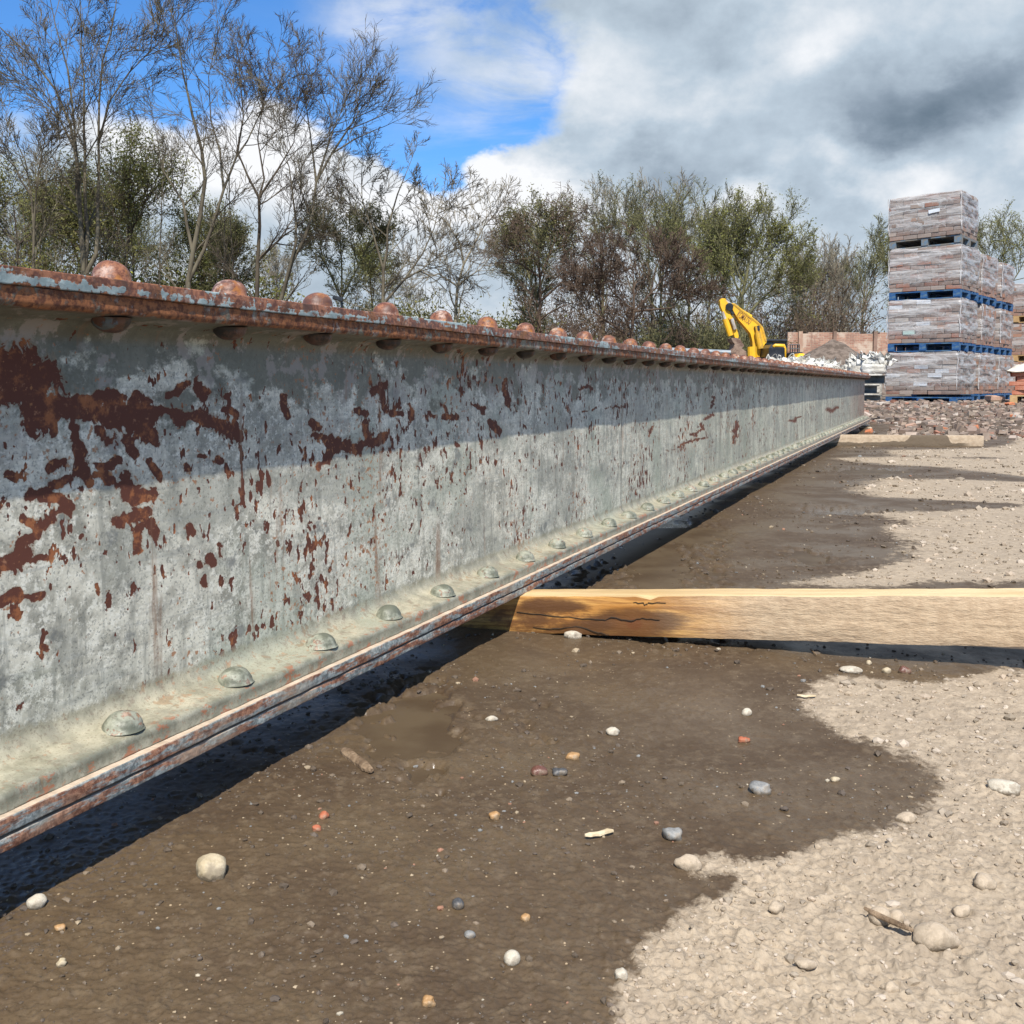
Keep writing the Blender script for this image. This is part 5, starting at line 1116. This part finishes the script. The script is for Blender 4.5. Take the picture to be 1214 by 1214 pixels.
T[7] = tree([[(541, 362), (543, 340), (550, 315), (545, 290), (530, 265), (520, 255)], [(550, 315), (563, 290), (575, 268), (585, 255)], [(541, 348), (555, 330), (570, 318), (585, 300)], [(543, 345), (520, 325), (500, 330)]], 46, 'thin pale bare tree standing in the bright gap', 7, 'pale', dict(kids=[0, 5, 5, 3], wig=.16), nlimb=8, rb=.13, limb=.9)
T[8] = tree([[(640, 385), (640, 330), (638, 290), (625, 268)], [(640, 330), (655, 290), (668, 268)], [(638, 340), (615, 310), (605, 285)], [(640, 350), (670, 330), (690, 300)]], 44, 'dark brown tree with flat spreading tiers of twigs', 8, 'brown', dict(kids=[0, 7, 6, 4], ang=(40, 80), up=.0, wig=.14), nlimb=12, rb=.16, limb=.85, maxlev=3)
T[10] = tree([[(750, 400), (752, 370), (752, 340), (750, 315)], [(750, 375), (725, 345), (712, 320)], [(752, 370), (778, 340), (795, 320)], [(745, 385), (705, 370), (690, 345)], [(755, 385), (795, 365), (810, 345)]], 40, 'broad dome of dense reddish brown twigs at the centre', 10, 'brown', dict(kids=[0, 8, 6, 4], wig=.15, up=.03), nlimb=12, rb=.12, limb=.75, name='twiggy_tree', maxlev=4)
T[9] = tree([[(775, 400), (772, 340), (768, 290), (766, 262)], [(772, 330), (790, 290), (800, 262)], [(772, 330), (745, 290), (738, 265)]], 55, 'pale grey tree rising behind the dense brown dome', 9, 'pale', dict(kids=[0, 6, 6, 4], up=.09), nlimb=9, rb=.18, limb=1.15)
T[16] = tree([[(715, 400), (715, 340), (712, 290), (710, 265)], [(714, 340), (700, 300), (690, 280)], [(715, 330), (730, 290), (738, 270)]], 55, 'olive brown tree between the tiered tree and the brown dome', 16, 'olive', dict(kids=[0, 6, 6, 4], up=.08), nlimb=9, rb=.18, limb=1.1, leaf='olive', lsize=.05, lfrac=.4)
T[11] = tree([[(815, 400), (817, 340), (822, 290), (825, 268)], [(817, 345), (840, 300), (848, 275)], [(815, 350), (800, 300), (800, 275)]], 48, 'loose pale green tree right of the brown dome', 11, 'olive', dict(kids=[0, 6, 6, 4], up=.08), nlimb=10, rb=.13, limb=.95, leaf='spring', lsize=.04, lfrac=.45)
T[12] = tree([[(878, 410), (880, 350), (890, 300), (898, 278)], [(880, 350), (905, 310), (922, 285)], [(879, 360), (862, 310), (860, 285)], [(882, 370), (920, 340), (935, 310)], [(880, 380), (850, 340), (842, 315)]], 46, 'green willow like tree behind the excavator boom', 12, 'olive', dict(kids=[0, 7, 6, 4], up=.07), nlimb=10, rb=.15, limb=.9, leaf='spring', lsize=.045, lfrac=.8, name='willow_tree')
T[13] = tree([[(965, 400), (964, 370), (966, 345), (968, 330)], [(965, 380), (975, 350), (980, 335)]], 70, 'thin distant tree above the left end of the brick wall', 13, 'pale', dict(kids=[0, 5, 5, 4], up=.12, rmin=.012), nlimb=9, rb=.14, limb=1.2, group='slender trees beyond the brick wall', start=.15)
T[14] = tree([[(1022, 400), (1022, 365), (1024, 330), (1026, 310)], [(1022, 370), (1034, 335), (1038, 312)]], 66, 'green tinted slender tree close to the left side of the tallest stack', 14, 'olive', dict(kids=[0, 6, 6, 4], up=.10, rmin=.012), nlimb=9, rb=.15, limb=1.25, leaf='spring', lsize=.045, lfrac=.4, start=.15)
for k, dx in enumerate((-18, 14, 27, 42)):
    copytree(T[13], dx/F*70, (k % 2)*4, ['thin distant tree above the excavator cab', 'second slender tree from the left above the brick wall', 'third slender tree from the left above the brick wall', 'fourth slender tree above the wall, left of the green tinted one'][k], (.92, 1.05, .98, 1.08)[k], 1.3*k+.7)
T[15] = tree([[(1190, 400), (1190, 350), (1192, 310), (1194, 292)], [(1190, 350), (1175, 315), (1168, 300)], [(1190, 350), (1210, 320), (1218, 300)]], 55, 'green flushed tree behind the stacks at the right edge', 15, 'olive', dict(kids=[0, 6, 6, 4], up=.07), nlimb=10, rb=.15, limb=1.0, leaf='spring', lsize=.045, lfrac=.6)
copytree(T[15], -4.2, 2, 'green flushed tree hidden behind the tallest stack', .92, 2.1); copytree(T[15], 4.2, 1, 'green flushed tree beyond the right edge', 1.0, 4.0)
# ivy clad trees filling the middle storey
IVC = dict(kids=[0, 5, 5, 0], up=.05, rmin=.012)
T[20] = tree([[(150, 330), (150, 270), (152, 220), (152, 190)], [(150, 300), (135, 250), (130, 225)], [(150, 290), (170, 240), (172, 220)]], 46, 'ivy clad olive green tree behind the tallest bare tree', 20, 'dark', IVC, leaf='ivy', lsize=.06, lper=6, lspread=.22, nlimb=13, rb=.14, limb=.9, name='ivy_tree', maxlev=3)
T[21] = tree([[(20, 330), (22, 290), (20, 255), (18, 235)], [(20, 300), (0, 270), (-10, 250)], [(20, 300), (45, 270), (60, 245)]], 48, 'olive green leafy tree at the left edge', 21, 'dark', IVC, leaf='olive', lsize=.06, lper=6, lspread=.25, nlimb=13, rb=.14, limb=1.0, name='ivy_tree', maxlev=3)
copytree(T[20], 2.6, 2.5, 'smaller ivy clad tree left of the forked trunks', .80, 1.0)
copytree(T[20], 10.4, 4.0, 'brown green ivy clad tree between the leaning tree and the rounded tree', .68, 2.0)
T[22] = tree([[(405, 355), (406, 320), (404, 290), (402, 272)], [(405, 340), (385, 310), (378, 290)], [(405, 340), (430, 305), (438, 285)]], 44, 'tangled olive brown tree just right of the leaning tree', 22, 'olive', dict(kids=[0, 7, 6, 4], wig=.18), leaf='olive', lsize=.05, lfrac=.5, nlimb=12, rb=.12, limb=.8)
copytree(T[22], 19.2/2.3, 1.0, 'tangled twiggy tree left of the dense brown dome', 1.0, 2.2)
copytree(T[21], 3.6, 1.5, 'olive green leafy tree behind the stems of the tallest bare tree', .95, 2.4); copytree(T[20], -3.2, 3.0, 'ivy clad tree between the slim tree and the tallest tree', .9, 4.1); copytree(T[22], -5.6, 3.0, 'tangled olive brown tree behind the forked trunks', .95, 5.0)
_f = [(T[9], -14.0, 3, 'pale twiggy tree filling the gap left of the dark tiered tree', .62, .6), (T[16], 2.6, -3, 'olive brown tree directly behind the brown dome', .88, 1.1), (T[9], 3.2, 2, 'grey tree top between the brown dome and the green trees', .9, 2.2), (T[16], -4.2, 2, 'olive brown tree behind the tiered tree', .8, 3.3),
      (T[16], 7.5, 1, 'olive brown tree behind the pale green tree', .78, 4.0), (T[9], -20.5, 2, 'pale twiggy tree behind the rounded bare tree', .72, 5.0), (T[16], -22, 3, 'olive twiggy tree behind the leaning tree', .85, .3), (T[16], -26.5, 4, 'olive twiggy tree behind the forked trunks', .95, 1.9),
      (T[16], -31, 2, 'olive twiggy tree behind the tallest tree', 1.0, 2.8), (T[9], -34.5, 3, 'pale twiggy tree at the far left behind the slim tree', 1.0, 3.9), (T[16], 11.2, 3, 'olive twiggy tree behind the willow', .70, 5.5), (T[9], 13.5, 10, 'pale low tree above the cab of the excavator', .62, .9)]
for t_, dx_, dy_, lb_, sc_, rz_ in _f: copytree(t_, dx_, dy_, lb_, sc_, rz_)
# slender poles among the trees
k0 = tree([[(276, 335), (276, 280), (275, 240), (275, 212)]], 43, 'straight thin pole of a tree between the forked trunks and the dark trunk', 31, 'grey', dict(kids=[0, 4, 4, 2]), nlimb=7, rb=.09, limb=.6, start=.45)
copytree(k0, -.6, .6, 'second thin pole tree, close left of the first', .98, 1.2); copytree(k0, -3.4, 1.0, 'thin pole tree right of the ivy clad tree', 1.05, 2.6)
# undergrowth: one mass of stems and leaves
def thicket(name, x0, x1, y0, y1, h0, h1, nst, leaf, lsize, nl, label, seed, bark='brown'):
    rn = random.Random(seed); nr = np.random.default_rng(seed); segs = []; tips = []
    for _ in range(nst):
        x, y = rn.uniform(x0, x1), rn.uniform(y0, y1); hh_ = rn.uniform(h0, h1)*(.75+.5*mn.noise((x*.35, y*.2, seed))); p = Vector((x, y, 0)); d = Vector((rn.uniform(-.3, .3), rn.uniform(-.3, .3), 1)).normalized()
        for s_ in range(4):
            d = (d+rvec(rn)*.22+Vector((0, 0, .05))).normalized(); q = p+d*hh_/4; segs.append((tuple(p), tuple(q), .03*(1-s_*.22), .03*(1-(s_+1)*.22))); 
            for _2 in range(3):
                dd = (d+rvec(rn)*.8).normalized(); t = rn.random(); a = p.lerp(q, t); c = a+dd*rn.uniform(.4, 1.0); segs.append((tuple(a), tuple(c), .014, .009)); tips.append(tuple(c)); tips.append(tuple(a.lerp(c, .5)))
                dd2 = (dd+rvec(rn)*.7).normalized(); c2 = c+dd2*rn.uniform(.2, .6); segs.append((tuple(c), tuple(c2), .010, .007)); tips.append(tuple(c2))
            p = q
    e = link(name, tubes_mesh(name, segs, 3), None, MBK[bark]); tag(e, label, 'undergrowth', kind='stuff')
    if nl:
        l_ = link('undergrowth_leaves', leaves_mesh('undergrowth_leaves', tips, lsize, nl, .2, nr), e, MLF[leaf]); l_['kind'] = 'stuff'
    return e
thicket('undergrowth', -30, -12, 47, 56, 5.0, 8.5, 560, 'ivy', .11, 4, 'green and brown undergrowth below the tall bare trees at left', 41)
thicket('undergrowth', -12, 1, 48, 56, 3.0, 4.8, 380, 'olive', .09, 3, 'low olive green undergrowth seen through the gap in the trees', 42, 'olive')
thicket('undergrowth', 1, 17, 48, 58, 3.5, 6.5, 520, 'rust', .08, 1, 'dense brown undergrowth behind the twiggy trees at the centre', 43, 'brown')
thicket('undergrowth', 5, 10.5, 41, 44, 1.6, 2.9, 300, 'olive', .05, 1, 'pale straw coloured brush behind the excavator', 44, 'olive')
thicket('undergrowth', 12, 40, 72, 90, 3.0, 6.5, 420, 'olive', .09, 1, 'far hedge and scrub beyond the brick wall', 45, 'pale')
thicket('undergrowth', -70, -30, 55, 75, 5, 10, 180, 'olive', .12, 2, 'scrub beyond the left edge of the yard', 46, 'brown')
# small bush peeping over the girder at left
def bush(px, D, w, h, leaf, label, seed, n=70, lsize=.035, name='bush'):
    rn = random.Random(seed); nr = np.random.default_rng(seed); c = at(px, 400, D); segs = []; tips = []
    for _ in range(n):
        p = Vector((rn.uniform(-w, w)*.5, rn.uniform(-.5, .5)*w, 0)); d = (Vector((p.x*.6, p.y*.6, 1.4))+rvec(rn)*.3).normalized(); hh_ = h*rn.uniform(.6, 1.0)
        for s_ in range(5): d = (d+rvec(rn)*.15).normalized(); q = p+d*hh_/5; segs.append((tuple(p), tuple(q), .012, .008)); p = q; tips += [tuple(q)]*(1 if s_ > 1 else 0)
    e = empty(name, (c.x, D, .1), 0, label, 'bush'); link('stems', tubes_mesh('stems', segs, 3), e, MBK['olive']); link('leaves', leaves_mesh('leaves', tips, lsize, 6, .13, nr), e, MLF[leaf])
bush(85, 28, 2.0, 3.55, 'yellow', 'yellow green flowering bush behind the first big rivets', 61, 60, .04); bush(500, 44, 5.5, 3.9, 'olive', 'rounded olive green bush in front of the bare trees', 62, 200, .07); bush(600, 46, 4.5, 3.4, 'ivy', 'dark green bush left of the brown tiered tree', 63, 160, .09)
open('/tmp/stats.txt','w').write(str([(n,sum(len(m.polygons)*(2 if len(m.polygons) and m.polygons[0].loop_total==4 else 1) for m in bpy.data.meshes if m.name.startswith(n))) for n in ('ground','rolled','gravel','brick_r','trunk','crown','leaves','under')])) if os.path.isdir('/workdir') and 0 else None
tri = sum(len(o_.data.polygons) for o_ in {x.data: x for x in SC.objects if x.type == 'MESH'}.values()); print('unique polys', tri, 'objects', len(SC.objects))
